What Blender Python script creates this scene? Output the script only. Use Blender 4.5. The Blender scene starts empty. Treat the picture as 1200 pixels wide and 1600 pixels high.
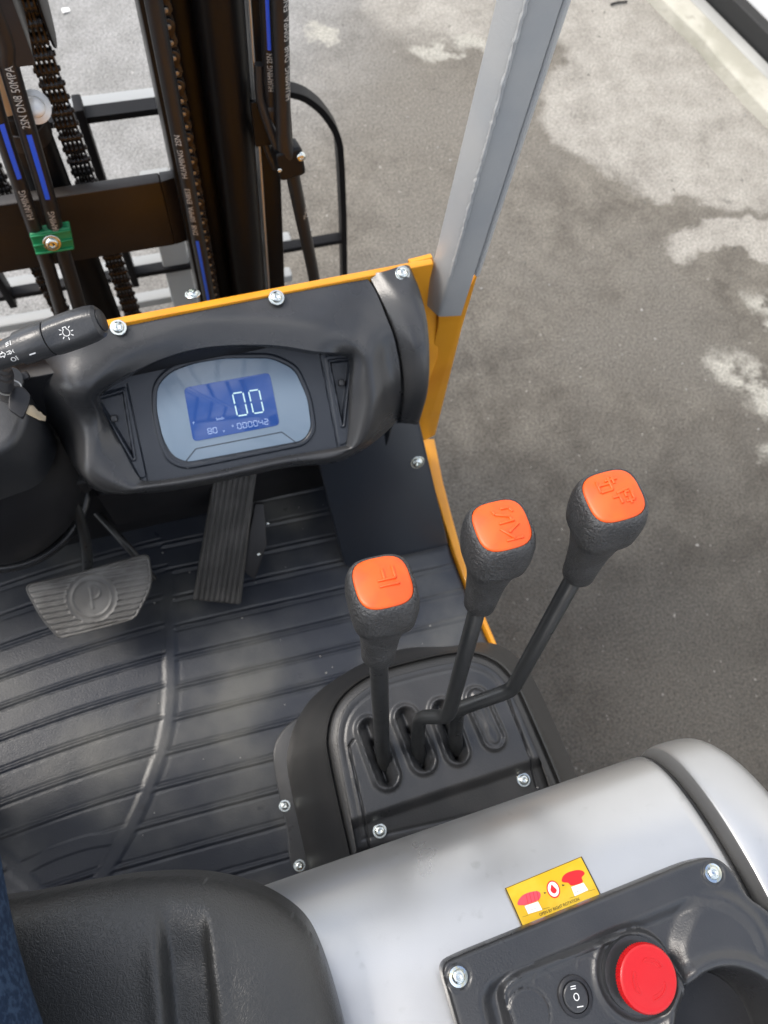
import bpy, bmesh, math, random
import numpy as np
from mathutils import Vector, Matrix
random.seed(7); rng = np.random.default_rng(7)
scene = bpy.context.scene
rad = math.radians

# ------------------------------------------------------------------ camera
FPX = 1200.0
def _n(v):
    v = np.array(v, float); return v/np.linalg.norm(v)
_dn = _n((-126, 450, 1200)); _x = np.array((6537, -1593, 1200.0)); _x = _n(_x-_dn*np.dot(_x, _dn))
_y = np.cross(-_dn, _x)          # world axes written in camera coordinates (right, down, forward)
AX = np.array([_x, _y, -_dn])
CAMZ = 1.80
CAM = np.array((0, 0, CAMZ))
cam = bpy.data.objects.new('camera', bpy.data.cameras.new('camera')); scene.collection.objects.link(cam)
scene.camera = cam
M = Matrix.Identity(4)
for i in range(3):
    M[i][0] = AX[i][0]; M[i][1] = -AX[i][1]; M[i][2] = -AX[i][2]; M[i][3] = CAM[i]
cam.matrix_world = M
cam.data.sensor_fit = 'VERTICAL'; cam.data.sensor_height = 36; cam.data.sensor_width = 27
cam.data.lens = 27.0; cam.data.clip_start = .02; cam.data.clip_end = 400
cam.data.dof.use_dof = True; cam.data.dof.focus_distance = .56; cam.data.dof.aperture_fstop = 10.5
# ------------------------------------------------------------------ light
world = bpy.data.worlds.new('World'); scene.world = world; world.use_nodes = True
wn = world.node_tree.nodes; wl = world.node_tree.links
bg = wn['Background']; sky = wn.new('ShaderNodeTexSky'); sky.sky_type = 'NISHITA'; sky.sun_disc = False
SUN_EL, SUN_AZ = rad(52), rad(-62)          # azimuth from +Y towards +X
sky.sun_elevation = SUN_EL; sky.sun_rotation = SUN_AZ; sky.dust_density = 2.0; sky.air_density = 1.0
wtc = wn.new('ShaderNodeTexCoord'); wno = wn.new('ShaderNodeTexNoise'); wno.inputs['Scale'].default_value = 2.2; wno.inputs['Detail'].default_value = 7
wmp = wn.new('ShaderNodeMapping'); wmp.inputs['Scale'].default_value = (1, 1, 2.2)
wr = wn.new('ShaderNodeValToRGB'); wr.color_ramp.elements[0].position = .42; wr.color_ramp.elements[1].position = .62
wmx = wn.new('ShaderNodeMix'); wmx.data_type = 'RGBA'; wmx.inputs['B'].default_value = (9.5, 9.6, 9.8, 1)
wl.new(wtc.outputs['Generated'], wmp.inputs['Vector']); wl.new(wmp.outputs['Vector'], wno.inputs['Vector'])
wl.new(wno.outputs['Fac'], wr.inputs['Fac']); wl.new(wr.outputs['Color'], wmx.inputs['Factor'])
wl.new(sky.outputs['Color'], wmx.inputs['A']); wl.new(wmx.outputs['Result'], bg.inputs['Color'])
bg.inputs['Strength'].default_value = .125
sl = bpy.data.lights.new('sun', 'SUN'); sun = bpy.data.objects.new('sun', sl); scene.collection.objects.link(sun)
sl.energy = 1.5; sl.angle = rad(18); sl.color = (1, .94, .86)
sd = Vector((math.sin(SUN_AZ)*math.cos(SUN_EL), math.cos(SUN_AZ)*math.cos(SUN_EL), math.sin(SUN_EL)))
sun.rotation_euler = sd.to_track_quat('Z', 'Y').to_euler(); sun.location = sd*20
scene.view_settings.view_transform = 'Standard'; scene.view_settings.look = 'None'
scene.view_settings.exposure = 1.15; scene.view_settings.gamma = 1; scene.view_settings.use_curve_mapping = False

# ------------------------------------------------------------------ placing helpers
def ray(px, py): return AX @ np.array((px-600.0, py-800.0, FPX))
def at(px, py, h):                      # h = metres below the eye
    r = ray(px, py); return CAM + r*(h/-r[2])
def atY(px, py, Y):
    r = ray(px, py); return CAM + r*(Y/r[1])
def atX(px, py, X):
    r = ray(px, py); return CAM + r*(X/r[0])
class Fr:
    def __init__(s, o, n, u=(1, 0, 0)):
        s.o = np.array(o, float); s.n = _n(n); u = np.array(u, float); u = np.array((0, 1.0, 0)) if np.linalg.norm(np.cross(u, s.n)) < 1e-3 else u; s.u = _n(u-s.n*np.dot(u, s.n)); s.v = np.cross(s.n, s.u)
    def p(s, px, py):                   # photo ray met with this plane, in plane coordinates
        r = ray(px, py); t = np.dot(s.o-CAM, s.n)/np.dot(r, s.n); q = CAM+r*t-s.o
        return (float(np.dot(q, s.u)), float(np.dot(q, s.v)))
    def w(s, a, b, c=0.0): return s.o+s.u*a+s.v*b+s.n*c
    def mat(s, a=0, b=0, c=0, rot=0):
        o = s.w(a, b, c); m = Matrix.Identity(4); cr, sr = math.cos(rot), math.sin(rot)
        for i in range(3):
            m[i][0] = s.u[i]*cr+s.v[i]*sr; m[i][1] = -s.u[i]*sr+s.v[i]*cr; m[i][2] = s.n[i]; m[i][3] = o[i]
        return m
def horiz(h): return Fr((0, 0, CAMZ-h), (0, 0, 1))

# ------------------------------------------------------------------ scene graph helpers
WL = {}
def put(o, parent, loc):
    scene.collection.objects.link(o)
    WL[o.name] = Vector(loc)
    if parent is not None:
        o.parent = parent; o.location = Vector(loc)-WL[parent.name]
    else: o.location = Vector(loc)
    return o
def root(name, loc, label, cat, group=None):
    o = bpy.data.objects.new(name, None); o.empty_display_size = .05
    put(o, None, loc); o['label'] = label; o['category'] = cat
    if group: o['group'] = group
    return o
def mesh(name, V, F, mat, parent=None, smooth=True, angle=40, label=None, cat=None, kind=None, mats=None, fmat=None):
    V = np.asarray(V, float); c = (V.min(0)+V.max(0))/2
    me = bpy.data.meshes.new(name); me.from_pydata((V-c).tolist(), [], [list(map(int, f)) for f in F]); me.update()
    bm = bmesh.new(); bm.from_mesh(me); bmesh.ops.remove_doubles(bm, verts=bm.verts, dist=1e-6)
    bmesh.ops.recalc_face_normals(bm, faces=bm.faces); bm.to_mesh(me); bm.free()
    if smooth:
        me.polygons.foreach_set('use_smooth', [True]*len(me.polygons))
        me.set_sharp_from_angle(angle=rad(angle))
    me.materials.append(mat)
    o = bpy.data.objects.new(name, me); put(o, parent, c)
    if label: o['label'] = label
    if cat: o['category'] = cat
    if kind: o['kind'] = kind
    return o
def inst(name, me, Mx, parent, label=None):
    o = bpy.data.objects.new(name, me); scene.collection.objects.link(o)
    loc = Mx.translation.copy(); WL[o.name] = loc
    o.parent = parent; o.matrix_local = Matrix.Translation(-WL[parent.name]) @ Mx
    if label: o['label'] = label
    return o
class MB:
    def __init__(s): s.V = []; s.F = []
    def add(s, V, F):
        k = len(s.V); s.V += [tuple(map(float, v)) for v in V]; s.F += [tuple(int(i)+k for i in f) for f in F]; return s
    def to(s, name, mat, parent=None, **k): return mesh(name, s.V, s.F, mat, parent, **k)

def arcpoly(P, r, n=5):                # round the corners of a polygon
    P = [np.array(p, float) for p in P]; out = []; N = len(P)
    rs = r if isinstance(r, (list, tuple)) else [r]*N
    for i in range(N):
        a, b, c = P[i-1], P[i], P[(i+1) % N]; d1 = a-b; d2 = c-b; l1 = np.linalg.norm(d1); l2 = np.linalg.norm(d2)
        d1 /= l1; d2 /= l2; ri = min(rs[i], .48*l1, .48*l2)
        if ri < 1e-6: out.append(b); continue
        p, q = b+d1*ri, b+d2*ri
        for k in range(n+1):
            t = k/n; out.append((1-t)**2*p+2*t*(1-t)*b+t*t*q)
    return np.array(out)
def crom(P, n=6, closed=False):
    P = [np.array(p, float) for p in P]; N = len(P); out = []
    rng_ = range(N) if closed else range(N-1)
    for i in rng_:
        if closed: a, b, c, d = P[i-1], P[i], P[(i+1) % N], P[(i+2) % N]
        else: a = P[max(i-1, 0)]; b = P[i]; c = P[i+1]; d = P[min(i+2, N-1)]
        for k in range(n):
            t = k/n; out.append(.5*((2*b)+(-a+c)*t+(2*a-5*b+4*c-d)*t*t+(-a+3*b-3*c+d)*t**3))
    if not closed: out.append(P[-1])
    return np.array(out)
def dens(P, step, closed=True):
    P = np.asarray(P); out = []; N = len(P)
    for i in range(N if closed else N-1):
        a, b = P[i], P[(i+1) % N]; k = max(1, int(np.linalg.norm(b-a)/step))
        for j in range(k): out.append(a+(b-a)*j/k)
    if not closed: out.append(P[-1])
    return np.array(out)
def area2(P): return sum(P[i-1][0]*P[i][1]-P[i][0]*P[i-1][1] for i in range(len(P)))/2
def prism(fr, poly, top=0.0, bot=-.01, bev=.001, name=None, mat=None, parent=None, **k):
    P = np.asarray(poly, float)
    if area2(P) < 0: P = P[::-1]
    N = len(P); nx = np.roll(P, -1, 0)-P; nx /= np.maximum(np.linalg.norm(nx, axis=1), 1e-9)[:, None]
    en = np.stack([nx[:, 1], -nx[:, 0]], 1); vn = en+np.roll(en, 1, 0)
    vn /= np.maximum(np.sum(vn*np.roll(en, 0, 0), 1), .35)[:, None]
    rings = [(0, bot)]
    if bev > 0:
        for a in (0, 30, 60, 90): rings.append((bev*(1-math.cos(rad(a))), top-bev+bev*math.sin(rad(a))))
    else: rings.append((0, top))
    V = []; F = []
    for off, z in rings:
        for i in range(N): V.append(fr.w(*(P[i]-vn[i]*off), z))
    for r in range(len(rings)-1):
        for i in range(N):
            j = (i+1) % N; F.append((r*N+i, r*N+j, (r+1)*N+j, (r+1)*N+i))
    F.append(tuple((len(rings)-1)*N+i for i in range(N))); F.append(tuple(reversed(range(N))))
    if name is None: return V, F
    return mesh(name, V, F, mat, parent, **k)
def box(c, s, fr=None, bev=.001):
    fr = fr or Fr((0, 0, 0), (0, 0, 1)); hx, hy, hz = [q/2 for q in s]
    f2 = Fr(fr.w(*c), fr.n, fr.u)
    return prism(f2, arcpoly([(-hx, -hy), (hx, -hy), (hx, hy), (-hx, hy)], bev*1.5, 2), hz, -hz, bev)
def frames(P):
    P = [np.array(p, float) for p in P]; N = len(P); T = []
    for i in range(N):
        t = P[min(i+1, N-1)]-P[max(i-1, 0)]; T.append(t/np.linalg.norm(t))
    a = np.array((0, 0, 1.0)) if abs(T[0][2]) < .9 else np.array((1.0, 0, 0))
    u = _n(a-T[0]*np.dot(a, T[0])); out = []
    for i in range(N):
        u = _n(u-T[i]*np.dot(u, T[i])); out.append((P[i], T[i], u, np.cross(T[i], u)))
    return out
def tube(P, r, seg=12, caps=True, closed=False):
    V = []; F = []; fs = frames(P); N = len(fs)
    for i, (p, t, u, v) in enumerate(fs):
        ri = r[i] if hasattr(r, '__len__') else r
        for k in range(seg):
            a = 2*math.pi*k/seg; V.append(p+(u*math.cos(a)+v*math.sin(a))*ri)
    M_ = N if closed else N-1
    for i in range(M_):
        for k in range(seg):
            j = (k+1) % seg; b = (i+1) % N; F.append((i*seg+k, i*seg+j, b*seg+j, b*seg+k))
    if caps and not closed: F.append(tuple(reversed(range(seg)))); F.append(tuple((N-1)*seg+k for k in range(seg)))
    return V, F
def lathe(fr, prof, seg=24, sx=1, sy=1):
    V = []; F = []; N = len(prof)
    for r, z in prof:
        for k in range(seg):
            a = 2*math.pi*k/seg; V.append(fr.w(r*sx*math.cos(a), r*sy*math.sin(a), z))
    for i in range(N-1):
        for k in range(seg):
            j = (k+1) % seg; F.append((i*seg+k, i*seg+j, (i+1)*seg+j, (i+1)*seg+k))
    F.append(tuple(reversed(range(seg)))); F.append(tuple((N-1)*seg+k for k in range(seg)))
    return V, F
def gridmesh(G, closed_u=False):       # G[i][j] of points
    n = len(G); m_ = len(G[0]); V = [p for r in G for p in r]; F = []
    for i in range(n-1):
        for j in range(m_ if closed_u else m_-1):
            k = (j+1) % m_; F.append((i*m_+j, i*m_+k, (i+1)*m_+k, (i+1)*m_+j))
    return V, F
def ss(a, b, x):
    t = np.clip((x-a)/(b-a), 0, 1); return t*t*(3-2*t)
def dseg(U, V, a, b):
    ax, ay = a; bx, by = b; dx, dy = bx-ax, by-ay; L = dx*dx+dy*dy+1e-12
    t = np.clip(((U-ax)*dx+(V-ay)*dy)/L, 0, 1); return np.hypot(U-ax-t*dx, V-ay-t*dy)
def dpoly(U, V, P, closed=False):
    d = None; N = len(P)
    for i in range(N if closed else N-1):
        e = dseg(U, V, P[i], P[(i+1) % N]); d = e if d is None else np.minimum(d, e)
    return d
def inside(U, V, P):
    c = np.zeros(U.shape, bool); N = len(P)
    for i in range(N):
        x1, y1 = P[i]; x2, y2 = P[i-1]
        if y1 == y2: continue
        k = ((y1 > V) != (y2 > V)) & (U < (x2-x1)*(V-y1)/(y2-y1)+x1); c ^= k
    return c
def sdf(U, V, P):                      # positive inside
    d = dpoly(U, V, P, True); return np.where(inside(U, V, P), d, -d)
def rnd(S, r):
    s = np.clip(S, 0, r); return np.sqrt(np.maximum(r*r-(r-s)**2, 0))-r
def relief(name, fr, outline, hf, res, mat, parent=None, skirt=.01, angle=50, resv=None, **k):
    P = np.asarray(outline, float); lo = P.min(0); hi = P.max(0); resv = resv or res
    nx = int((hi[0]-lo[0])/res)+3; ny = int((hi[1]-lo[1])/resv)+3
    u = lo[0]-res+np.arange(nx+1)*res; v = lo[1]-resv+np.arange(ny+1)*resv
    U, Vv = np.meshgrid(u, v); Uf = U.ravel().copy(); Vf = Vv.ravel().copy()
    ins = inside(Uf, Vf, P); best = np.full(Uf.shape, 1e9); bu = Uf.copy(); bv = Vf.copy()
    for i in range(len(P)):
        a, b = P[i-1], P[i]; d = b-a; L = d@d+1e-14
        t = np.clip(((Uf-a[0])*d[0]+(Vf-a[1])*d[1])/L, 0, 1); qx = a[0]+t*d[0]; qy = a[1]+t*d[1]
        dd = np.hypot(Uf-qx, Vf-qy); m_ = dd < best; best[m_] = dd[m_]; bu[m_] = qx[m_]; bv[m_] = qy[m_]
    W = nx+1; idx = np.arange(Uf.size).reshape(ny+1, nx+1)
    q = np.stack([idx[:-1, :-1], idx[:-1, 1:], idx[1:, 1:], idx[1:, :-1]], -1).reshape(-1, 4)
    keep = ins[q].sum(1) >= 1; q = q[keep]
    near = (~ins) | (best < .25*min(res, resv)); Uf[near] = bu[near]; Vf[near] = bv[near]; S = np.where(near, 0, best)
    used = np.unique(q); mp = -np.ones(Uf.size, int); mp[used] = np.arange(used.size)
    uu = Uf[used]; vv = Vf[used]; H = hf(uu, vv, S[used])
    Pw = fr.o+np.outer(uu, fr.u)+np.outer(vv, fr.v)+np.outer(H, fr.n); q = mp[q]
    Vl = Pw.tolist(); F = q.tolist()
    if skirt:
        from collections import Counter
        E = np.concatenate([q[:, [0, 1]], q[:, [1, 2]], q[:, [2, 3]], q[:, [3, 0]]]); key = np.sort(E, 1)
        kk, ix, ct = np.unique(key, axis=0, return_index=True, return_counts=True); be = E[ix[ct == 1]]
        mm = {}
        for a in np.unique(be): mm[a] = len(Vl); Vl.append((fr.o+uu[a]*fr.u+vv[a]*fr.v+(H[a]-skirt)*fr.n).tolist())
        for a, b in be: F.append((b, a, mm[a], mm[b]))
    V = np.array(Vl); c = (V.min(0)+V.max(0))/2
    me = bpy.data.meshes.new(name); me.from_pydata((V-c).tolist(), [], F); me.update()
    bm = bmesh.new(); bm.from_mesh(me); bmesh.ops.remove_doubles(bm, verts=bm.verts, dist=2e-5)
    bmesh.ops.dissolve_degenerate(bm, edges=bm.edges, dist=1e-6); bm.to_mesh(me); bm.free()
    me.polygons.foreach_set('use_smooth', [True]*len(me.polygons)); me.set_sharp_from_angle(angle=rad(angle))
    me.materials.append(mat); o = bpy.data.objects.new(name, me); put(o, parent, c)
    if k.get('label'): o['label'] = k['label']
    return o
def textmesh(s, size=1.0, cx=True):
    cu = bpy.data.curves.new('t', 'FONT'); cu.body = s; cu.size = size; cu.resolution_u = 2
    if cx: cu.align_x = 'CENTER'; cu.align_y = 'CENTER'
    ob = bpy.data.objects.new('t', cu); scene.collection.objects.link(ob)
    dg = bpy.context.evaluated_depsgraph_get(); dg.update(); me = ob.evaluated_get(dg).to_mesh()
    V = [(v.co.x, v.co.y) for v in me.vertices]; F = [tuple(p.vertices) for p in me.polygons]
    bpy.data.objects.remove(ob); bpy.data.curves.remove(cu)
    return V, F
def finer(V, F, mx=.0022):            # split triangles so that print can bend round a tube
    V = [tuple(v) for v in V]; st = []
    for f in F:
        for i in range(1, len(f)-1): st.append((f[0], f[i], f[i+1]))
    out = []; mid = {}
    while st:
        a, b, c = st.pop(); L = [(math.dist(V[a], V[b]), a, b, c), (math.dist(V[b], V[c]), b, c, a), (math.dist(V[c], V[a]), c, a, b)]; l, p, q, r = max(L)
        if l <= mx: out.append((a, b, c)); continue
        k = (min(p, q), max(p, q))
        if k not in mid: mid[k] = len(V); V.append(((V[p][0]+V[q][0])/2, (V[p][1]+V[q][1])/2))
        m_ = mid[k]; st += [(p, m_, r), (m_, q, r)]
    return V, out
def sheet(name, V2, F, fn, mat, parent, **k): return mesh(name, [fn(a, b) for a, b in V2], F, mat, parent, smooth=False, **k)
def strokes(L, w):                     # flat strokes as quads from polylines
    V = []; F = []
    for P in L:
        for a, b in zip(P[:-1], P[1:]):
            a = np.array(a, float); b = np.array(b, float); d = (b-a)/np.linalg.norm(b-a); n = np.array((-d[1], d[0]))*w/2
            a = a-d*w*.3; b = b+d*w*.3; k = len(V); V += [tuple(a-n), tuple(b-n), tuple(b+n), tuple(a+n)]; F.append((k, k+1, k+2, k+3))
    return V, F
def bars3(fr, L, w, hgt, base=0.0, zf=None):     # raised strokes
    mb = MB()
    for P in L:
        for a, b in zip(P[:-1], P[1:]):
            a = np.array(a, float); b = np.array(b, float); c = (a+b)/2; d = b-a; l = np.linalg.norm(d)
            z = base+(zf(*c) if zf else 0); f = Fr(fr.w(c[0], c[1], z), fr.n, fr.u*d[0]+fr.v*d[1])
            mb.add(*prism(f, [(-l/2, -w/2), (l/2, -w/2), (l/2, w/2), (-l/2, w/2)], hgt, -.002, min(w, hgt)*.4))
    return mb

# ------------------------------------------------------------------ materials
def srgb(c): return tuple((x/12.92 if x <= .04045 else ((x+.055)/1.055)**2.4) for x in c)
def M_(name, col, rough=.5, metal=0.0, col2=None, cs=30, cdet=4, cpos=(.4, .65), bump=0, bs=300, bdist=.001, bdet=2, btype='noise', rvar=0, rs=20, coat=0, spec=.5, col3=None, cs3=5, pos3=(.5, .7), stretch=None, bump2=0, bs2=20):
    m = bpy.data.materials.new(name); m.use_nodes = True; nt = m.node_tree; N = nt.nodes; L = nt.links; B = N['Principled BSDF']
    B.inputs['Base Color'].default_value = (*col, 1); B.inputs['Roughness'].default_value = rough; B.inputs['Metallic'].default_value = metal
    B.inputs['Coat Weight'].default_value = coat; B.inputs['Specular IOR Level'].default_value = spec
    tc = N.new('ShaderNodeTexCoord'); src = tc.outputs['Object']
    if stretch:
        mp = N.new('ShaderNodeMapping'); mp.inputs['Scale'].default_value = stretch; L.new(src, mp.inputs[0]); srcs = mp.outputs[0]
    else: srcs = src
    def noise(sc, det=3, s=None):
        n = N.new('ShaderNodeTexNoise'); n.inputs['Scale'].default_value = sc; n.inputs['Detail'].default_value = det; L.new(s or srcs, n.inputs['Vector']); return n.outputs['Fac']
    def ramp(f, a, b):
        r = N.new('ShaderNodeMapRange'); r.inputs['From Min'].default_value = a; r.inputs['From Max'].default_value = b; r.interpolation_type = 'SMOOTHSTEP'; L.new(f, r.inputs['Value']); return r.outputs[0]
    def mix(f, a, b):
        x = N.new('ShaderNodeMix'); x.data_type = 'RGBA'; L.new(f, x.inputs['Factor'])
        for q, s_ in ((a, 'A'), (b, 'B')):
            if isinstance(q, tuple): x.inputs[s_].default_value = (*q, 1)
            else: L.new(q, x.inputs[s_])
        return x.outputs['Result']
    c = col
    if col2: c = mix(ramp(noise(cs, cdet), *cpos), c, col2)
    if col3: c = mix(ramp(noise(cs3, 6), *pos3), c, col3)
    if not isinstance(c, tuple): L.new(c, B.inputs['Base Color'])
    if rvar:
        r = N.new('ShaderNodeMapRange'); r.inputs['From Min'].default_value = .1; r.inputs['From Max'].default_value = .9
        r.inputs['To Min'].default_value = rough-rvar*1.7; r.inputs['To Max'].default_value = rough+rvar*1.7; L.new(noise(rs, 5), r.inputs['Value']); L.new(r.outputs[0], B.inputs['Roughness'])
    if bump:
        if btype == 'voronoi':
            v = N.new('ShaderNodeTexVoronoi'); v.feature = 'DISTANCE_TO_EDGE'; v.inputs['Scale'].default_value = bs; h = None
            nn = N.new('ShaderNodeTexNoise'); nn.inputs['Scale'].default_value = bs*.6; L.new(src, nn.inputs['Vector'])
            ma = N.new('ShaderNodeMix'); ma.data_type = 'VECTOR'; ma.inputs['Factor'].default_value = .012; L.new(src, ma.inputs['A']); L.new(nn.outputs['Color'], ma.inputs['B'])
            L.new(ma.outputs['Result'], v.inputs['Vector']); h = ramp(v.outputs['Distance'], 0, .22)
        else: h = noise(bs, bdet, src)
        b = N.new('ShaderNodeBump'); b.inputs['Strength'].default_value = bump; b.inputs['Distance'].default_value = bdist; L.new(h, b.inputs['Height']); nrm = b.outputs['Normal']
        if bump2:
            b2 = N.new('ShaderNodeBump'); b2.inputs['Strength'].default_value = bump2; b2.inputs['Distance'].default_value = bdist*4; L.new(noise(bs2, 4), b2.inputs['Height']); L.new(nrm, b2.inputs['Normal']); nrm = b2.outputs['Normal']
        L.new(nrm, B.inputs['Normal'])
    m['B'] = 1
    return m
MAT = {}
MAT['plastic'] = M_('textured black plastic', (.026, .027, .029), .29, col2=(.036, .036, .037), cs=14, cpos=(.35, .7), bump=.28, bs=750, bdist=.0006, rvar=.08, rs=12, spec=.6)
MAT['plastic_dk'] = M_('dark black plastic', (.012, .012, .014), .5, bump=.2, bs=700, bdist=.0005, rvar=.05)
MAT['panel'] = M_('instrument panel plastic', (.020, .024, .032), .32, bump=.3, bs=1200, bdist=.0004)
MAT['housing'] = M_('brown black moulded rubber', (.020, .020, .020), .42, col2=(.028, .027, .026), cs=8, bump=.5, bs=500, bdist=.0006)
MAT['cover'] = M_('grey black moulded cover', (.028, .029, .031), .31, col2=(.040, .040, .041), cs=20, bump=.4, bs=600, bdist=.0005, rvar=.05)
MAT['grip'] = M_('leather grained lever knob', (.032, .032, .032), .38, bump=1.0, bs=480, bdist=.0018, bdet=3, col2=(.045, .045, .045), cs=60)
MAT['orange'] = M_('orange plastic', (.82, .105, .010), .42, col2=(.76, .085, .010), cs=60, bump=.06, bs=200)
MAT['rod'] = M_('satin black lever rod', (.028, .029, .029), .33, bump=.15, bs=500, bdist=.0004, rvar=.08, rs=60)
MAT['yellow'] = M_('machine yellow paint', (.74, .31, .012), .40, col2=(.66, .26, .010), cs=12, coat=.2, bump=.12, bs=90, bdist=.001, rvar=.06)
MAT['silver'] = M_('silver painted steel', (.53, .53, .525), .33, metal=.75, col2=(.47, .47, .465), cs=5, cdet=10, cpos=(.35, .65), col3=(.42, .42, .41), cs3=60, pos3=(.62, .80), bump=.10, bs=900, bdist=.0004, rvar=.07, rs=7)
MAT['post'] = M_('grey silver post paint', (.44, .445, .44), .45, metal=.2, col2=(.40, .41, .415), cs=10, bump=.3, bs=420, bdist=.0006, rvar=.05)
MAT['mast'] = M_('glossy black mast steel', (.0050, .0052, .0058), .36, col2=(.0075, .0070, .0068), cs=6, cpos=(.5, .75), bump=.1, bs=120, bdist=.001, rvar=.06, spec=.22)
MAT['plate'] = M_('brown black carriage steel', (.011, .0085, .007), .40, col2=(.016, .012, .0095), cs=9, bump=.2, bs=150, rvar=.07)
MAT['hose'] = M_('black rubber hose', (.010, .010, .011), .42, bump=.3, bs=500, bdist=.0005)
MAT['chain'] = M_('oiled chain steel', (.035, .034, .034), .30, metal=.55, col2=(.022, .015, .011), cs=70, bump=.2, bs=300, rvar=.1, rs=80)
MAT['zinc'] = M_('zinc plated steel', (.62, .70, .76), .22, metal=1.0, col2=(.72, .68, .50), cs=260, cpos=(.45, .6), bump=.1, bs=800, bdist=.0003)
MAT['pincap'] = M_('worn pin end', (.30, .29, .27), .3, metal=.8)
MAT['brightsteel'] = M_('bright grey steel', (.62, .62, .60), .35, metal=.7)
MAT['backrest'] = M_('satin black bar', (.004, .004, .005), .5, spec=.2, bump=.1, bs=200)
MAT['palepaint_sheen'] = M_('pale grey paint and sky sheen', (.30, .31, .31), .5)  # fork heel paint; on the added rails it imitates sky-lit bar tops
MAT['mat'] = M_('dusty rubber floor mat', (.020, .024, .034), .35, col2=(.105, .105, .098), cs=6, cdet=12, cpos=(.40, .76), col3=(.018, .019, .023), cs3=16, pos3=(.66, .74), bump=.35, bs=420, bdist=.0008, rvar=.08, rs=14, bump2=.08, bs2=45)
MAT['leather'] = M_('black grained vinyl', (.038, .038, .0365), .36, bump=.32, bs=330, bdist=.0005, btype='voronoi', col2=(.034, .034, .033), cs=10, rvar=.05, rs=12, bump2=.12, bs2=22)
MAT['denim'] = M_('blue denim', (.010, .022, .048), .85, col2=(.026, .048, .088), cs=260, cdet=3, cpos=(.45, .6), bump=.7, bs=700, bdist=.001, spec=.2, bump2=.5, bs2=14)
MAT['thread'] = M_('pale seam thread', (.25, .22, .15), .8)
MAT['shoe'] = M_('black shoe leather', (.01, .01, .012), .4)
MAT['red'] = M_('red plastic', (.56, .003, .006), .42, bump=.05, bs=300, coat=.1)
MAT['sticker'] = M_('yellow sticker', (.66, .40, .0), .40, col2=(.70, .46, .02), cs=60)
MAT['ink'] = M_('black ink', (.012, .012, .01), .5)
MAT['print'] = M_('worn white print', (.42, .42, .40), .6)
MAT['white'] = M_('white print', (.8, .8, .78), .5)
MAT['redink'] = M_('red ink', (.75, .004, .01), .5)
MAT['pinkink'] = M_('pale red ink', (.80, .06, .09), .5)
MAT['blue'] = M_('blue hose print', (.02, .10, .75), .4)
MAT['green'] = M_('green plastic clamp', (.005, .16, .06), .4, bump=.15, bs=400)
MAT['film'] = M_('blue grey display film', (.15, .205, .27), .28, bump=.08, bs=900, bdist=.0003, coat=.3)
MAT['pedal'] = M_('worn pedal rubber', (.10, .097, .092), .45, col2=(.15, .147, .14), cs=25, bump=.3, bs=400, bdist=.0005)
MAT['pedal_dk'] = M_('dark pedal rubber', (.035, .034, .032), .5, col2=(.06, .058, .055), cs=25, bump=.3, bs=400, bdist=.0005)
MAT['slit'] = M_('dark gap', (.004, .004, .004), .9)
MAT['tan'] = M_('matt tan rod', (.5, .32, .17), .7)  # plain tan for the cylinder rod
MAT['brass'] = M_('key blade brass', (.34, .28, .19), .35, metal=.9)
def emis(name, col, st):
    m = bpy.data.materials.new(name); m.use_nodes = True; B = m.node_tree.nodes['Principled BSDF']
    B.inputs['Base Color'].default_value = (*[c*.3 for c in col], 1); B.inputs['Emission Color'].default_value = (*col, 1); B.inputs['Emission Strength'].default_value = st; B.inputs['Roughness'].default_value = .15
    return m
MAT['lcd'] = emis('lcd glass', (.04, .11, .40), .2); MAT['lcd'].node_tree.nodes['Principled BSDF'].inputs['Roughness'].default_value = .05
MAT['digit'] = emis('lit lcd segment', (.55, .78, .80), .45)
MAT['digit2'] = emis('small lit lcd segment', (.45, .6, .95), .36)
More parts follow.
